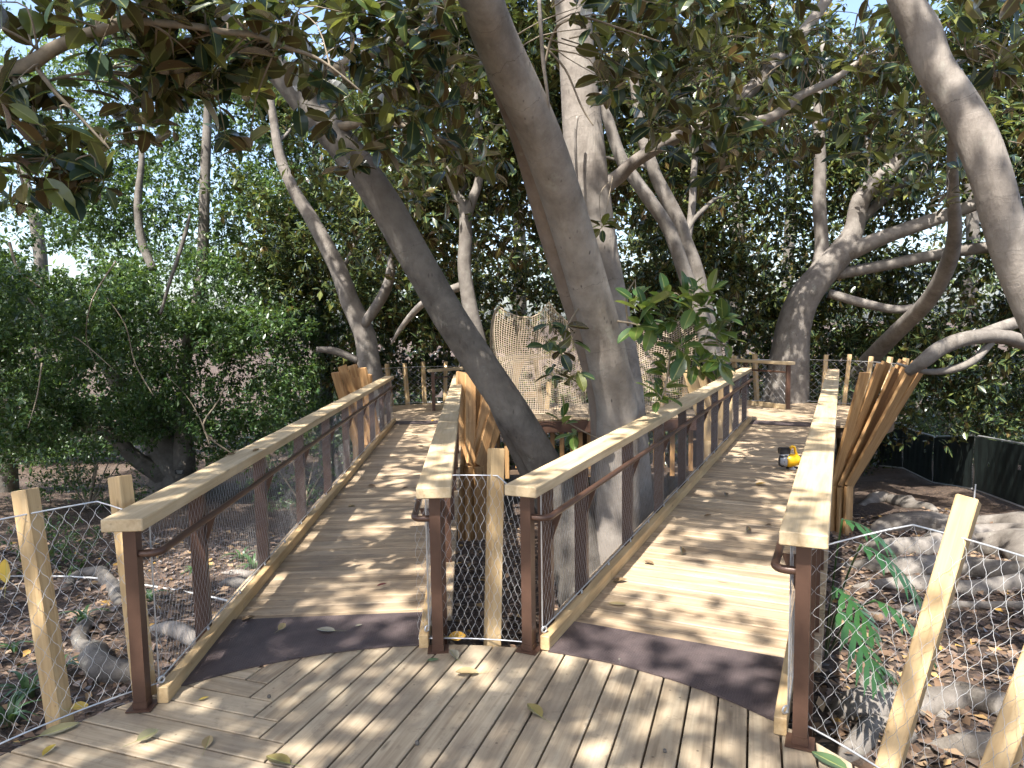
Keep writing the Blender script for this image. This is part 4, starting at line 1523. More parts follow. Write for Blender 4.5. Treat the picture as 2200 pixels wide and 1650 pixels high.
bg_tree('fig_tree', 'forked grey fig with long horizontal limbs behind the far mesh fence',
        [[(1685, 880, 16, .50), (1700, 740, 16, .40), (1725, 650, 16, .36), (1765, 590, 16, .33), (1810, 540, 16, .30), (1835, 495, 16, .22), (1850, 430, 16, .2), (1895, 380, 16, .18), (1960, 315, 16, .15), (2050, 240, 16, .1)],
         [(1745, 620, 16.1, .2), (1766, 540, 16.2, .15), (1760, 440, 16.2, .14), (1762, 340, 16.2, .12), (1758, 220, 16.2, .1), (1770, 90, 16.2, .07)],
         [(1815, 545, 15.9, .2), (1900, 510, 15.6, .16), (2000, 475, 15.4, .15), (2110, 435, 15.2, .13), (2240, 400, 15, .1)],
         [(1795, 590, 16, .14), (1900, 570, 15.8, .13), (2000, 550, 15.6, .125), (2130, 530, 15.4, .12), (2260, 525, 15, .1)],
         [(1780, 630, 16, .1), (1850, 650, 15.8, .1), (1930, 665, 15.6, .09), (2010, 650, 15.4, .06)],
         [(1840, 480, 16, .12), (1930, 400, 16.5, .1), (2000, 360, 17, .08)]],
        M['bark_mid'], [((7.5, 20.2, 5.8), (4.6, 2.6, 4.6), 4304, 0.51, 135), ((11.5, 16, 6.5), (3.5, 2.2, 3.0), 2152, 0.46, 72), ((9, 20.0, 1.2), (3.2, 1.6, 1.4), 910, 0.46, 32)], .195, TB, M['fig'], limbs=2, ds=1.04)
bg_tree('fig_tree', 'pale fig trunk and brown leaning stem behind the fused trunks',
        [[(1540, 860, 12.8, .2), (1520, 700, 12.7, .17), (1494, 582, 12.6, .15), (1472, 520, 12.6, .14), (1459, 476, 12.5, .13), (1432, 423, 12.5, .125), (1408, 375, 12.5, .11), (1380, 290, 12.5, .1), (1360, 160, 12.5, .07)],
         [(1535, 800, 12.4, .16), (1510, 690, 12.3, .15), (1476, 600, 12.2, .13), (1454, 538, 12.1, .12), (1432, 485, 12.1, .115), (1397, 432, 12, .11), (1366, 388, 12, .105), (1330, 330, 12, .1), (1290, 200, 12, .08)],
         [(1475, 530, 12.6, .06), (1486, 450, 12.7, .07), (1490, 380, 12.8, .06), (1500, 250, 13, .05)]],
        M['bark_mid'], [((2.6, 14.5, 6.6), (3.2, 2.0, 2.6), 2483, 0.46, 81), ((4.3, 18.2, 3.0), (2.0, 1.3, 2.3), 1075, 0.41, 36)], .195, TB, M['fig'], limbs=2)
bg_tree('fig_tree', 'slender fig with a forked stem behind the large rope net',
        [[(1040, 870, 13.8, .2), (1029, 753, 13.6, .17), (1011, 665, 13.5, .14), (998, 576, 13.5, .13), (1000, 510, 13.5, .13), (996, 444, 13.5, .11), (976, 410, 13.5, .08), (960, 330, 13.5, .06)],
         [(999, 480, 13.5, .09), (1016, 426, 13.4, .09), (1027, 395, 13.4, .08), (1036, 330, 13.4, .07), (1020, 200, 13.4, .05)],
         [(1003, 610, 13.6, .09), (950, 630, 13.6, .08), (905, 655, 13.7, .07), (865, 700, 13.9, .05), (840, 740, 14, .02)]],
        M['bark_mid'], [((-1.0, 15.2, 5.8), (3.0, 1.8, 3.0), 2152, 0.46, 72), ((-.6, 19.2, 2.4), (2.4, 1.2, 1.6), 861, 0.41, 30)], .195, TB, M['fig'], limbs=2)
bg_tree('fig_tree', 'sunlit fig trunk standing behind the outward-leaning plank bundle',
        [[(800, 870, 17, .38), (791, 775, 17, .28), (782, 717, 17, .25), (751, 647, 17, .22), (729, 585, 17, .2), (698, 523, 17, .18), (667, 466, 17, .16), (632, 409, 17, .14), (600, 330, 17, .12), (580, 200, 17, .08)],
         [(780, 700, 16.9, .12), (820, 640, 16.8, .13), (838, 590, 16.8, .12), (842, 520, 16.8, .09), (830, 420, 16.8, .06)],
         [(770, 775, 16.9, .08), (720, 755, 16.7, .09), (680, 750, 16.5, .06)]],
        M['bark_mid'], [((-3.9, 20.0, 5.4), (3.6, 2.2, 4.2), 3146, 0.51, 90), ((-3.4, 20.8, 1.2), (2.3, 1.2, 1.6), 794, 0.37, 27)], .19, TB, M['fig'], limbs=2)
bg_tree('fig_tree', 'fig with low arching limbs reaching in above the screened fence',
        [[(Vector((13.5, 13.0, -1.9)), .45), (Vector((12.6, 13.2, 1.0)), .33), (Vector((12.2, 13.6, 4.2)), .26), (Vector((12.6, 14.2, 8.0)), .18)],
         [(2360, 790, 11.8, .2), (2260, 745, 11.4, .14), (2200, 735, 11.2, .125), (2150, 722, 11.1, .12), (2080, 726, 11, .12), (2020, 748, 11, .12), (1985, 775, 11, .11), (1950, 800, 11.2, .07)],
         [(2130, 735, 11.1, .06), (2090, 775, 11.05, .065), (2040, 795, 11.1, .06), (1985, 798, 11.2, .045), (1925, 780, 11.4, .02)],
         [(2330, 670, 11.5, .12), (2200, 690, 11.2, .1), (2125, 712, 11.1, .09), (2075, 730, 11.0, .07)]],
        M['bark_mid'], [((13.5, 15.5, 4.5), (3.0, 2.6, 3.6), 2152, 0.46, 72), ((11.5, 18, 1.0), (3.4, 1.6, 2.2), 1324, 0.46, 41)], .195, TB, M['fig'], limbs=2)
bg_tree('ficus_tree', 'dense small-leaved tree with dark stems forking near the ground behind the leaning posts',
        [[(375, 1035, 19.5, .62), (352, 965, 19.5, .45), (312, 895, 19.5, .36), (280, 860, 19.5, .28), (230, 780, 19.5, .2), (190, 650, 19.5, .14)],
         [(392, 1030, 19.3, .34), (396, 936, 19.3, .24), (394, 864, 19.3, .2), (396, 791, 19.2, .18), (407, 718, 19.1, .17), (422, 664, 19.0, .16), (429, 609, 19, .15), (436, 536, 19, .14), (440, 400, 19, .13), (444, 300, 19, .12), (450, 150, 19, .09)],
         [(360, 1030, 19.2, .25), (291, 984, 19, .2), (254, 947, 18.8, .17), (218, 922, 18.6, .15), (156, 918, 18.4, .1)],
         [(345, 675, 15, .028), (364, 609, 15, .035), (382, 555, 15, .04), (400, 495, 15, .04), (408, 460, 15, .02)],
         [(330, 580, 18, .1), (305, 520, 18, .1), (296, 440, 18, .09), (305, 340, 18, .07), (300, 260, 18, .05)]],
        M['bark_dark'], [((-9.0, 20.6, 4.2), (4.4, 2.4, 6.8), 7617, 0.46, 171), ((-8.6, 17.6, 1.2), (3.6, 1.5, 2.6), 3477, 0.37, 81), ((-10.4, 14.6, 2.0), (2.0, 1.4, 2.6), 1987, 0.32, 45)], .115, TC, M['small'], k=9, limbs=4, reach=2.4)
bg_tree('ficus_tree', 'taller small-leaved tree at the edge, behind the overhanging bough',
        [[(Vector((-15.0, 20.5, -2.8)), .4), (Vector((-14.6, 20.4, 1.0)), .3), (Vector((-14.9, 20.2, 5.0)), .22), (Vector((-14.4, 20.4, 9)), .12)]],
        M['bark_dark'], [((-13.6, 20.6, 5.6), (4.4, 2.4, 7.6), 5961, 0.46, 144), ((-12.2, 16.0, 1.0), (1.8, 1.2, 2.6), 1324, 0.32, 36)], .115, TC, M['small'], k=9, limbs=4, reach=2.0)
bg_tree('ficus_tree', 'small-leaved tree in the gap between dark shrubby tree and sunlit fig trunk',
        [[(Vector((-6.3, 23.5, -3.2)), .28), (Vector((-6.1, 23.3, 1.0)), .2), (Vector((-6.3, 23.2, 5.0)), .14), (Vector((-6.0, 23, 8.5)), .08)]],
        M['bark_dark'], [((-6.2, 23.4, 4.2), (3.0, 2.0, 6.0), 4304, 0.46, 108)], .12, TC, M['small'], k=9, limbs=4, reach=1.8)

dk = [o for o in bpy.data.objects if o.get('label', '').startswith('dense small-leaved tree')][0]
for br in ([(60, 640, 14, .02), (110, 700, 14, .016), (170, 730, 14, .012), (240, 790, 14, .007)], [(250, 560, 14, .016), (200, 640, 14, .014), (185, 720, 14.2, .01), (205, 780, 14.3, .006)],
           [(90, 780, 13.5, .016), (80, 850, 13.5, .014), (60, 920, 13.5, .009)], [(560, 1010, 17, .02), (440, 930, 16.5, .022), (470, 860, 16.5, .018), (500, 800, 16.5, .010)],
           [(452, 960, 16.5, .022), (430, 900, 16.5, .016), (400, 850, 16.5, .010), (360, 810, 16.5, .006)], [(20, 520, 14, .03), (40, 580, 14, .026), (90, 620, 14, .016)],
           [(330, 850, 15, .012), (290, 780, 15, .014), (270, 700, 15, .010), (230, 640, 15, .006)]):
    stem('branch', br, M['twig'], dk, 6, 4, .1)

# deeper trees that close the grove
deep = [((-20, 30, 5), (7, 4, 9), 1386, M['small'], .27), ((-9, 32, 4.5), (6, 4, 8.5), 1293, M['small'], .27), ((0, 28, 5), (5.5, 3, 8.5), 1478, M['fig'], .27), ((8.5, 28, 5.5), (5.5, 3, 9), 1478, M['fig'], .27), ((17, 27, 4.5), (5.5, 3.5, 8.5), 1478, M['fig'], .27), ((26, 31, 5), (7, 4, 9), 1108, M['fig'], .28), ((4, 36, 8), (7, 3, 11), 646, M['gold'], .32), ((14, 37, 8), (7, 3, 11), 646, M['gold'], .32)]
DEEP_LAB = ['small-leaved tree far behind the tall tree at the edge', 'small-leaved tree far behind the dense dark tree with forking stems',
            'dark tree far behind the large rope net', 'dark tree far behind the forked grey fig', 'dark tree far beyond the screened fence',
            'dark tree far beyond the shrubs past the screened fence', 'tall golden-leaved tree showing high behind the fused trunks', 'tall golden-leaved tree showing high behind the forked grey fig']
for j, (c, r, n, lm, L) in enumerate(deep):
    bx_, by_ = c[0], c[1]
    bg_tree('background_tree', DEEP_LAB[j],
            [[(Vector((bx_, by_, gz(bx_, by_))), .35), (Vector((bx_ + .4, by_, c[2])), .25), (Vector((bx_ - .2, by_, c[2] + 4)), .14)]],
            M['bark_dark'], [(c, r, n, .9, 120), ((c[0], c[1] - 1, gz(c[0], c[1]) + 1.6), (r[0], 1.5, 2.0), n // 2, .6, 40)], L, TB if lm is not M['small'] else TC, lm, group='trees at the back of the grove', limbs=3, reach=3)

# understorey shrubs
def shrub(label, c, r, n, L, lm, T=TC, group='shrubs under the trees'):
    root = tree('shrub', (c[0], c[1], gz(c[0], c[1])), label, 'shrub', group)
    mb = MB()
    for k in range(7):
        t = random.uniform(0, 6.28)
        b = Vector((c[0], c[1], gz(c[0], c[1])))
        mb.tube(catmull([b, b + Vector((math.cos(t) * r[0] * .3, math.sin(t) * r[1] * .3, r[2] * .7)), b + Vector((math.cos(t) * r[0] * .6, math.sin(t) * r[1] * .6, r[2] * 1.4))], 3), np.linspace(.03, .008, 7), 5, False)
    mb.build('stems', M['twig'], root)
    lv = crown_leaves(c, r, n, L, 7, .2, .3, max(8, n // 16))
    leaf_object('foliage', lv, T, lm, root, (c[0], c[1], gz(c[0], c[1])))


SHRUB_LAB = ['green shrub just beyond the middle of the screened fence', 'broad green shrub beyond the near end of the screened fence', 'dark big-leaved shrub beyond the far end of the screened fence',
             'green shrub at the far end of the screened fence, beside the plank bundle', 'dark shrub behind the far mesh fence with upright posts', 'dark shrub behind the half-hidden rope net', 'dark shrub behind the orange-capped far railing',
             'leafy shrub under the tall tree at the edge', 'low shrub beside the dark forked trunk', 'low shrub behind the striped poles', 'leafy shrub at the foot of the edge tree, close to the bough',
             'small low shrub on the slope outside the long railing', 'low green shrub on the slope behind the leaning square posts', 'tall green shrub past the end of the screened fence']
for (c, r, n, L, lm) in [((16, 24.5, -1.6), (2.6, 1.2, 1.8), 620, .10, 'small'), ((20, 26, -1.4), (3, 1.4, 2.0), 620, .11, 'small'), ((11.8, 23.5, -1.5), (2.2, 1.2, 1.9), 520, .11, 'fig'), ((13.5, 21.0, -1.2), (1.5, 1.0, 1.6), 360, .10, 'small'), ((7, 22, -1.2), (2.4, 1.2, 1.9), 480, .11, 'fig'), ((2.5, 21, -1.2), (2.4, 1.2, 2.0), 480, .11, 'fig'), ((-1.8, 21.5, -1.2), (2.2, 1.2, 2.0), 460, .11, 'fig'),
                         ((-13.5, 17.5, -1.5), (2.2, 1.2, 1.3), 620, .08, 'small'), ((-10.5, 17.2, -1.9), (1.6, 1.0, .9), 420, .08, 'small'), ((-5.2, 17.2, -1.9), (1.2, .9, .9), 300, .08, 'small'), ((-16, 14, -1.0), (2, 1.2, 1.4), 420, .08, 'small'), ((-7.2, 10.6, -1.35), (.7, .6, .45), 150, .07, 'small'), ((-9, 9.5, -1.0), (1.0, .8, .7), 260, .07, 'small'), ((24, 23, -1.6), (2.6, 1.4, 2.2), 520, .11, 'small')]:
    shrub(SHRUB_LAB.pop(0), c, r, n, L, M[lm])

# canopy over the walk and behind the photographer: unseen fig crowns, set out for the shade they cast
def canopy(parent, blobs, L=.2):
    parts = []
    for (c, r, n) in blobs:
        pts, d = ellipsoid_pts(c, r, n, 0)
        parts.append(whorls(pts, d * .5 + rng.normal(0, .5, (n, 3)) + np.array([0, 0, .5]), 7, L))
    leaf_object('crown', cat(parts), TB, M['fig'], parent, tuple(MW[parent.name].translation))


CAN_N = 270
blobs = []
for k in range(CAN_N):
    x, y = rng.uniform(-13, 12), rng.uniform(-13, 13)
    z = rng.uniform(8.0, 12.5)
    s = rng.uniform(.8, 1.9)
    blobs.append(((x, y, z), (s, s, s * .45), int(30 * s * s)))
for k in range(70):  # extra unseen clumps, added to shade the left slope
    s = rng.uniform(.8, 1.6)
    blobs.append(((rng.uniform(-15, -6), rng.uniform(-9, 9), rng.uniform(7.0, 12)), (s, s, s * .5), int(34 * s * s)))
blobs = [b for b in blobs if not (-7 < b[0][0] < -.5 and -7.5 < b[0][1] < -.5 and rng.random() < .38)]  # thinned to let more sun onto the near platform
canopy(fig, [b for b in blobs if b[0][0] > 0])
canopy(dia, [b for b in blobs if b[0][0] <= 0 and b[0][1] > 0])
canopy(bo, [b for b in blobs if b[0][0] <= 0 and b[0][1] <= 0])

# ------------------------------------------------------------------ things on the ground
def ground_hit(px, py):
    d = ray(px, py)
    Y = 2.0
    p = CAM
    for _ in range(1200):
        p = CAM + d * (Y / d[1])
        if p[2] <= gz(p[0], p[1]): break
        Y += .03
    return Vector((p[0], p[1], gz(p[0], p[1])))


# leaf litter as loose leaves on the soil
n = 26000
px = np.concatenate([rng.uniform(1.2, 9, n // 2), rng.uniform(-9, -1.5, n // 3), rng.uniform(-2, 4, n - n // 2 - n // 3)])
py = np.concatenate([rng.uniform(2.2, 14, n // 2), rng.uniform(2.5, 13, n // 3), rng.uniform(4.5, 14, n - n // 2 - n // 3)])
pz = np.array([gz(a, b) for a, b in zip(px, py)]) + rng.random(n) * .03 + .008
th = rng.random(n) * 6.28
a = unit(np.c_[np.cos(th), np.sin(th), rng.normal(0, .22, n)])
up = np.c_[rng.normal(0, .3, n), rng.normal(0, .3, n), np.ones(n)]
nr = unit(up - a * (up * a).sum(1, keepdims=True))
lo = leaf_object('leaf_litter', (np.c_[px, py, pz], a, nr, rng.uniform(.06, .15, n)), TB, M['dead'], None, (0, 0, 0))
tag(lo, 'brown fallen leaves carpeting the soil under the boardwalk', 'leaf litter', kind='stuff')

# big dark root and pale root on the left slope
for pts, mt_ in (([(130, 1270, 0.031), (180, 1240, 0.074), (235, 1250, 0.087), (260, 1300, 0.062)], 'bark_dark'),
                 ([(190, 1330, 0.031), (180, 1370, 0.074), (200, 1420, 0.093), (240, 1450, 0.093), (310, 1455, 0.081)], 'bark_dark'),
                 ([(330, 1340, 0.031), (360, 1365, 0.068), (410, 1380, 0.074), (450, 1385, 0.050)], 'bark'),
                 ([(470, 1255, 0.031), (500, 1260, 0.074), (560, 1270, 0.062)], 'bark_dark'),
                 ([(480, 1230, 0.025), (520, 1240, 0.056), (560, 1238, 0.043)], 'bark')):
    root_stem(dia, pts, mt_, .3)

mb = MB()
pts = [ground_hit(*q) + Vector((0, 0, .05)) for q in ((-80, 1255), (0, 1247), (110, 1246), (220, 1252), (330, 1268), (440, 1290), (520, 1308))]
mb.tube(catmull(pts, 4), .012, 7)
tag(mb.build('irrigation_pipe', M['white'], smooth=True), 'thin white irrigation pipe crossing the litter behind the leaning mesh', 'pipe')

_blade = None


def strap_plant(px, py, nb, Ls, label, group=None):
    b = ground_hit(px, py)
    root = thing('strap_leaf_plant', b, label, 'plant', group)
    for k in range(nb):
        t = 6.28 * k / nb + random.uniform(-.4, .4)
        L = Ls * random.uniform(.7, 1.2)
        d = Vector((math.cos(t), math.sin(t), 0))
        s = Vector((-math.sin(t), math.cos(t), 0))
        V, F = [], []
        for j in range(7):
            u = j / 6
            c = b + d * (L * (.12 + .75 * u * u) * random.uniform(.98, 1.02)) + Vector((0, 0, L * (1.5 * u - 1.15 * u * u) * .75))
            w = .018 * (1 - u ** 3) + .001
            V += [c - s * w, c + Vector((0, 0, -.004)), c + s * w]
            if j < 6:
                q = j * 3
                F += [(q, q + 3, q + 4, q + 1), (q + 1, q + 4, q + 5, q + 2)]
        mb = MB(); mb.add(V, F)
        mb.build('leaf', M['strap'], root, smooth=True)


strap_plant(28, 1400, 6, .22, 'small green strap-leaved seedling in the litter behind the left-hand mesh post')
for (px_, py_, nb_, l_, lb_) in [(60, 1500, 14, .4, 'large dark strap-leaved clump at the foot of the leaning mesh fence'), (130, 1450, 12, .38, 'dark strap-leaved clump seen past the leaning square post'), (180, 1335, 9, .3, 'small strap-leaved clump beside the big dark root'), (545, 1225, 12, .4, 'upright strap-leaved clump seen through the long railing mesh'), (520, 1205, 10, .36, 'strap-leaved clump just uphill of the upright one behind the railing mesh'), (320, 1290, 9, .3, 'small strap-leaved clump right behind the bronze end post'), (420, 1235, 8, .28, 'sparse strap-leaved clump by the end of the white pipe'), (15, 1560, 12, .4, 'strap-leaved clump tucked under the deck edge')]:
    strap_plant(px_, py_, nb_, l_, lb_, 'strap-leaved clumps by the walk')


def lobed_leaf(parent, base, d, L, droop=.5, tilt=0.0):
    """a deeply cut philodendron blade as one mesh: a web along the midrib and long fingers"""
    d = Vector(d).normalized()
    s = d.cross(Vector((0, 0, 1))).normalized()
    s = (s + Vector((0, 0, tilt))).normalized()
    n = 6
    V, F = [], []

    def mid(u): return Vector(base) + d * (L * u * (1 - .15 * u)) + Vector((0, 0, -droop * L * u * u))
    for side in (-1, 1):
        for k in range(n):
            u0, u1 = k / n, (k + 1) / n
            ln = L * (.10 + .42 * math.sin(math.pi * (k + .8) / (n + .9)))
            a, b_ = mid(u0), mid(u1)
            fwd = (mid(u1) - mid(u0)).normalized()
            web = L * .055
            dirn = (s * side + fwd * (.25 + .75 * k / n) - Vector((0, 0, .35))).normalized()
            c1, c2 = a + s * side * web * (.4 if k == 0 else 1), b_ + s * side * web * (.1 if k == n - 1 else 1)
            cm = (c1 + c2) / 2
            half = (c2 - c1) * .27
            i = len(V)
            V += [a, b_, c2, c1]
            F.append((i, i + 3, i + 2, i + 1) if side > 0 else (i, i + 1, i + 2, i + 3))
            i = len(V)
            jag = fwd * L * .035
            V += [cm - half, cm + half, cm + half * 1.25 + dirn * ln * .5 + jag, cm + half * .5 + dirn * ln * .62 + jag, cm + dirn * ln - Vector((0, 0, ln * .18)), cm - half * .7 + dirn * ln * .7, cm - half * 1.1 + dirn * ln * .45 - jag * .4]
            f = tuple(range(i, i + 7))
            F.append(f[::-1] if side > 0 else f)
    i = len(V)
    V += [mid(.98), mid(1.05) + s * L * .05, mid(1.22), mid(1.05) - s * L * .05]
    F.append((i, i + 3, i + 2, i + 1))
    mb = MB(); mb.add(V, F)
    return mb.build('leaf', M['philo'], parent)


pb = ground_hit(1772, 1420)
ph = thing('philodendron', pb, 'philodendron with deeply cut glossy leaves growing against the railing post', 'plant')
for (q, dd, L, dr) in [((1850, 1170, 4.7), (.55, -.3, -.15), .42, .5), ((1800, 1310, 4.4), (.35, -.5, -.5), .42, .35), ((1880, 1290, 4.4), (.8, -.3, -.2), .4, .6), ((1810, 1115, 5.2), (.7, -.2, -.1), .4, .4), ((1830, 1400, 4.3), (.9, .1, -.2), .36, .4), ((1790, 1260, 4.6), (.5, -.7, -.3), .36, .4)]:
    e = P(*q)
    lobed_leaf(ph, e, dd, L, dr)
    mb = MB(); mb.tube(catmull([pb, pb.lerp(e, .55) + Vector((0, 0, .12)), e], 4), .008, 5)
    mb.build('stalk', M['strap'], ph, smooth=True)

# ------------------------------------------------------------------ yellow blower on the ramp
bl0 = G(1700, 1008, R2.m * 5)
bl = thing('leaf_blower', bl0, 'yellow and black cordless leaf blower standing on the ramp boards', 'blower')
rx_ = Vector((1, 0, 0)); fy = Vector((0, -1, 0))


def bpt(x, z, y=0): return bl0 + Vector((x, -y, z))


mb = MB(); mb.lathe(bpt(-.015, .115), (1, -.1, .12), [(-.075, .05), (-.07, .075), (-.02, .088), (.03, .086), (.085, .07), (.12, .045), (.13, .02)], 18)
mb.build('motor_housing', M['yellow'], bl, smooth=True)
mb = MB(); mb.lathe(bpt(-.075, .115), (-1, .05, -.05), [(0, .08), (.02, .085), (.045, .08), (.075, .06), (.08, .02)], 18)
mb.build('intake_guard', M['grey'], bl, smooth=True)
for k in range(8):
    t = 6.28 * k / 8
    mb = MB(); mb.tube([bpt(-.158, .113) + Vector((0, math.cos(t) * .018, math.sin(t) * .018)), bpt(-.118, .113) + Vector((0, math.cos(t) * .084, math.sin(t) * .084))], .005, 5)
    mb.build('guard_rib', M['black'], bl)
mb = MB(); mb.lathe(bpt(-.10, .135), (0, -.2, 1), [(-.09, .05), (-.085, .062), (.02, .062), (.07, .05), (.075, .03)], 16)
mb.build('fan_cover', M['black'], bl, smooth=True)
mb = MB(); mb.box(bpt(-.105, .245, .02), (.13, .085, .065)); mb.box(bpt(-.105, .284, .02), (.12, .075, .012))
mb.build('battery', M['black'], bl)
mb = MB(); mb.box(bpt(-.105, .205, .02), (.10, .07, .03)); mb.build('battery_mount', M['grey'], bl)
mb = MB(); mb.tube(catmull([bpt(-.045, .225), bpt(-.02, .27), bpt(.005, .296), bpt(.035, .285), bpt(.05, .23), bpt(.075, .17)], 5), .017, 10)
mb.build('handle', M['yellow'], bl, smooth=True)
mb = MB(); mb.box(bpt(.0, .012, .03), (.07, .05, .022)); mb.tube([bpt(.0, .02, .03), bpt(.015, .06, .02)], .02, 8)
mb.build('foot', M['grey'], bl)
mb = MB(); mb.tube([bpt(-.05, .012, -.04), bpt(.10, .012, -.04)], .011, 8); mb.build('foot', M['black'], bl)
mb = MB(); mb.lathe(bpt(.10, .10), (1, .15, -.12), [(0, .045), (.12, .04), (.3, .036), (.31, .03)], 14)
mb.build('nozzle', M['black'], bl, smooth=True)

# ------------------------------------------------------------------ fallen leaves
LC = {}


def fallen_mat(key, c, c2):
    if key not in LC:
        LC[key] = leafmat('fallen_' + key, [(0, c), (1, c2)], [(0, tuple(q * .9 for q in c)), (1, tuple(q * .9 for q in c2))], [(0, c), (1, c2)], .1, .5)
    return LC[key]


FC = dict(orange=((.55, .29, .02), (.58, .33, .03)), yellow=((.52, .38, .07), (.56, .40, .09)), tan=((.34, .25, .12), (.38, .29, .15)), olive=((.20, .19, .10), (.24, .22, .12)),
          grey=((.26, .24, .18), (.3, .28, .22)), brown=((.13, .08, .035), (.19, .12, .05)), red=((.14, .03, .02), (.17, .04, .03)), green=((.07, .12, .05), (.09, .15, .06)), mottle=((.20, .16, .05), (.24, .19, .06)))


def fallen(px, py, key, L, ang, label, z=0.0, group=None, curl=.35, tilt=(0, 0), Rp=None):
    c = G(px, py, z)
    V, A = [], []
    rows = [(-.62, .010, .02), (-.1, .012, 0), (0, .02, 0), (.12, .17, 0), (.32, .26, .0), (.55, .27, .02), (.78, .19, .05), (.93, .08, .09), (1.0, .006, .12)]
    for (x, w, zz) in rows:
        V += [(x - .45, -w, zz * curl * 2 + w * curl), (x - .45, 0, zz * curl * 2), (x - .45, w, zz * curl * 2 + w * curl)]
        A += [1, 0, 1] if x > .05 else [0, 0, 0]
    F = []
    for k in range(len(rows) - 1):
        for c_ in (0, 1):
            a_ = k * 3 + c_
            F.append((a_, a_ + 3, a_ + 4, a_ + 1))
    me = bpy.data.meshes.new('fallen_leaf')
    me.from_pydata(V, [], F)
    at = me.attributes.new('across', 'FLOAT', 'POINT'); at.data.foreach_set('value', np.array(A, np.float32))
    me.materials.append(fallen_mat(key, *FC[key]))
    fr = Matrix.Translation(c + Vector((0, 0, .006 + L * .25 * abs(math.sin(math.radians(tilt[0]))) + L * .45 * abs(math.sin(math.radians(tilt[1])))))) @ Matrix.Rotation(math.radians(ang), 4, 'Z') @ Matrix.Rotation(math.radians(tilt[1]), 4, 'Y') @ Matrix.Rotation(math.radians(tilt[0]), 4, 'X') @ Matrix.Scale(L, 4)
    o = link_mesh('fallen_leaf', me, None, fr)
    tag(o, label, 'leaf', group)
    return o


fallen(981, 1376, 'orange', .105, 5, 'bright orange spotted leaf leaning on the cable between the ramps', tilt=(55, 0))
fallen(168, 1534, 'yellow', .085, 60, 'curled yellow leaf at the foot of the leaning mesh post', curl=.8, tilt=(40, 20))
fallen(105, 1617, 'yellow', .075, 80, 'small yellow leaf lying near the deck edge below the mesh', curl=.6)
fallen(446, 1600, 'tan', .09, 100, 'tan leaf with a long stalk on the cross-laid boards', curl=.5)
fallen(315, 1590, 'olive', .10, 50, 'olive-brown leaf lying across the cross-laid boards', curl=.6, tilt=(25, 0))
fallen(437, 1504, 'yellow', .05, 30, 'tiny yellow leaf scrap beside the curb end')
fallen(600, 1638, 'mottle', .13, 160, 'long yellow-green leaf with pale stalk at the herringbone joint')
fallen(125, 1572, 'olive', .17, 35, 'long grey-green leaf lying along the deck edge under the cable', curl=.2)
fallen(604, 1354, 'tan', .08, 80, 'upturned tan leaf on the tread plate', z=.012, curl=.7, tilt=(30, 0))
fallen(702, 1357, 'grey', .12, 175, 'grey-green leaf with a stalk on the tread plate', z=.012)
fallen(1006, 1451, 'tan', .13, 190, 'pale tan leaf with raised edges in front of the orange leaf', curl=.7)
fallen(976, 1413, 'grey', .10, 120, 'folded grey-green leaf just in front of the railing post foot', curl=.9)
fallen(929, 1420, 'green', .07, 10, 'small round green leaf beside the railing post foot', curl=.15)
fallen(1150, 1533, 'mottle', .12, 125, 'mottled brown-yellow leaf with stalk alone on the platform boards', curl=.6)
fallen(820, 1259, 'red', .08, 30, 'dark red leaf on the ramp boards just past the tread plate')
fallen(532, 1334, 'brown', .09, 30, 'brown curled leaf where curb and tread plate meet', curl=.8)
fallen(1331, 1251, 'brown', .11, 10, 'brown-yellow leaf tucked against the curb', curl=.6)
fallen(1328, 1299, 'tan', .12, 170, 'flat tan leaf on the ramp boards near the curb', curl=.1)
fallen(1634, 1041, 'orange', .13, 10, 'orange leaf on the ramp in front of the blower')
fallen(1605, 1144, 'brown', .10, 60, 'upright dull brown leaf in a sunny patch of the ramp', curl=.8, tilt=(40, 0))
fallen(1464, 1190, 'brown', .11, 80, 'dull brown leaf on shaded ramp boards', curl=.8, tilt=(30, 0))
fallen(1785, 1640, 'green', .16, 130, 'dark green leaf under the cable at the foot of the thick leaning post', curl=.2)
fallen(770, 1346, 'grey', .045, 25, 'pale stalk scrap on the tread plate', z=.012)
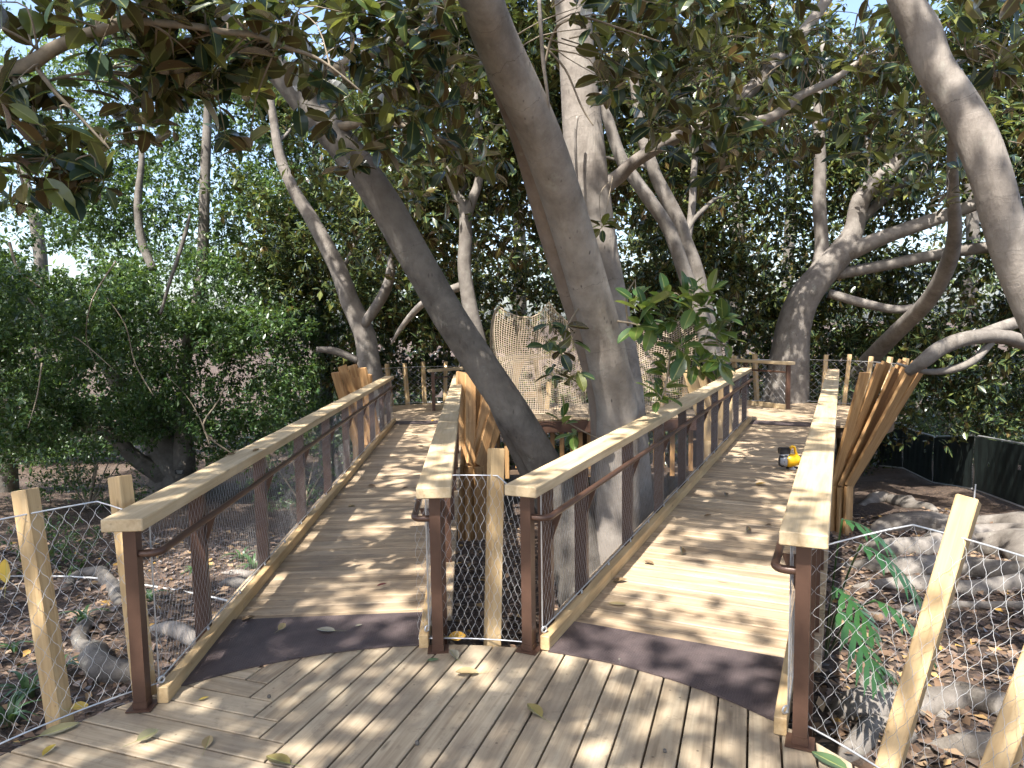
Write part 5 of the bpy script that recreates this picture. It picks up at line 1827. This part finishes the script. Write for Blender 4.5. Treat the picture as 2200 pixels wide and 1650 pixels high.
for (px_, py_, k_) in [(757, 1090, 'tan'), (905, 960, 'brown'), (880, 990, 'brown'), (800, 1045, 'brown'), (725, 1150, 'brown'), (840, 1185, 'tan'), (895, 938, 'brown'), (850, 1140, 'brown'), (870, 1050, 'brown'), (1395, 1212, 'brown'), (1560, 1065, 'brown'), (1520, 1110, 'brown'), (1650, 1130, 'brown'), (930, 905, 'orange'), (1600, 985, 'brown')]:
    fallen(px_, py_, k_, random.uniform(.07, .1), random.uniform(0, 360), 'small dry leaf on the ramp boards beside the long railing' if px_ < 1000 else 'small dry leaf on the boards of the ramp where the blower stands', z=R1.m * 5 if px_ < 1000 else 0, group='dry leaves on the long ramp' if px_ < 1000 else 'dry leaves on the blower ramp', curl=.7)
for (px_, py_) in [(497, 980), (550, 971)]:
    q = G(px_, py_, 1.0)
    fallen(px_, py_, 'brown', .06, random.uniform(0, 90), 'shrivelled brown leaf lying on the long timber cap', z=1.02 + R1.m * ramp_s(R1, q), group='leaves on the timber cap', curl=1.0)
yl = fallen(14, 1228, 'yellow', .12, 80, 'yellow and brown leaf caught hanging in the mesh', tilt=(0, 80))
yl.matrix_basis = Matrix.Translation(P(14, 1228, 3.45)) @ Matrix.Rotation(math.radians(8), 4, 'Y') @ Matrix.Rotation(math.radians(-90), 4, 'Y') @ Matrix.Rotation(math.radians(80), 4, 'X') @ Matrix.Scale(.13, 4)
for (px_, py_, r_) in [(578, 1500, .010), (896, 1601, .011), (1331, 1420, .009), (1428, 1617, .009)]:
    c = G(px_, py_, 0)
    mb = MB(); mb.lathe(c + Vector((0, 0, .001)), (0, 0, 1), [(0, r_ * .4), (r_ * .4, r_ * .9), (r_, r_), (r_ * 1.6, r_ * .85), (r_ * 2, r_ * .3)], 10)
    tag(mb.build('fallen_fig', M['bark_dark'], smooth=True), 'tiny dark fallen fig on the platform boards', 'fig fruit', 'fallen figs on the deck')

# small plaque on the dark tree
q = P(386, 1014, 18.6)
root = thing('tree_plaque', q, 'small black plaque on the dark forked trunk', 'sign')
mb = MB(); mb.box(q, (.26, .02, .12)); mb.build('panel', M['black'], root)
for k in range(3):
    mb = MB(); mb.box(q + Vector((0, -.012, .03 - .03 * k)), (.18 - .03 * k, .004, .008)); mb.build('text_line', M['white'], root)
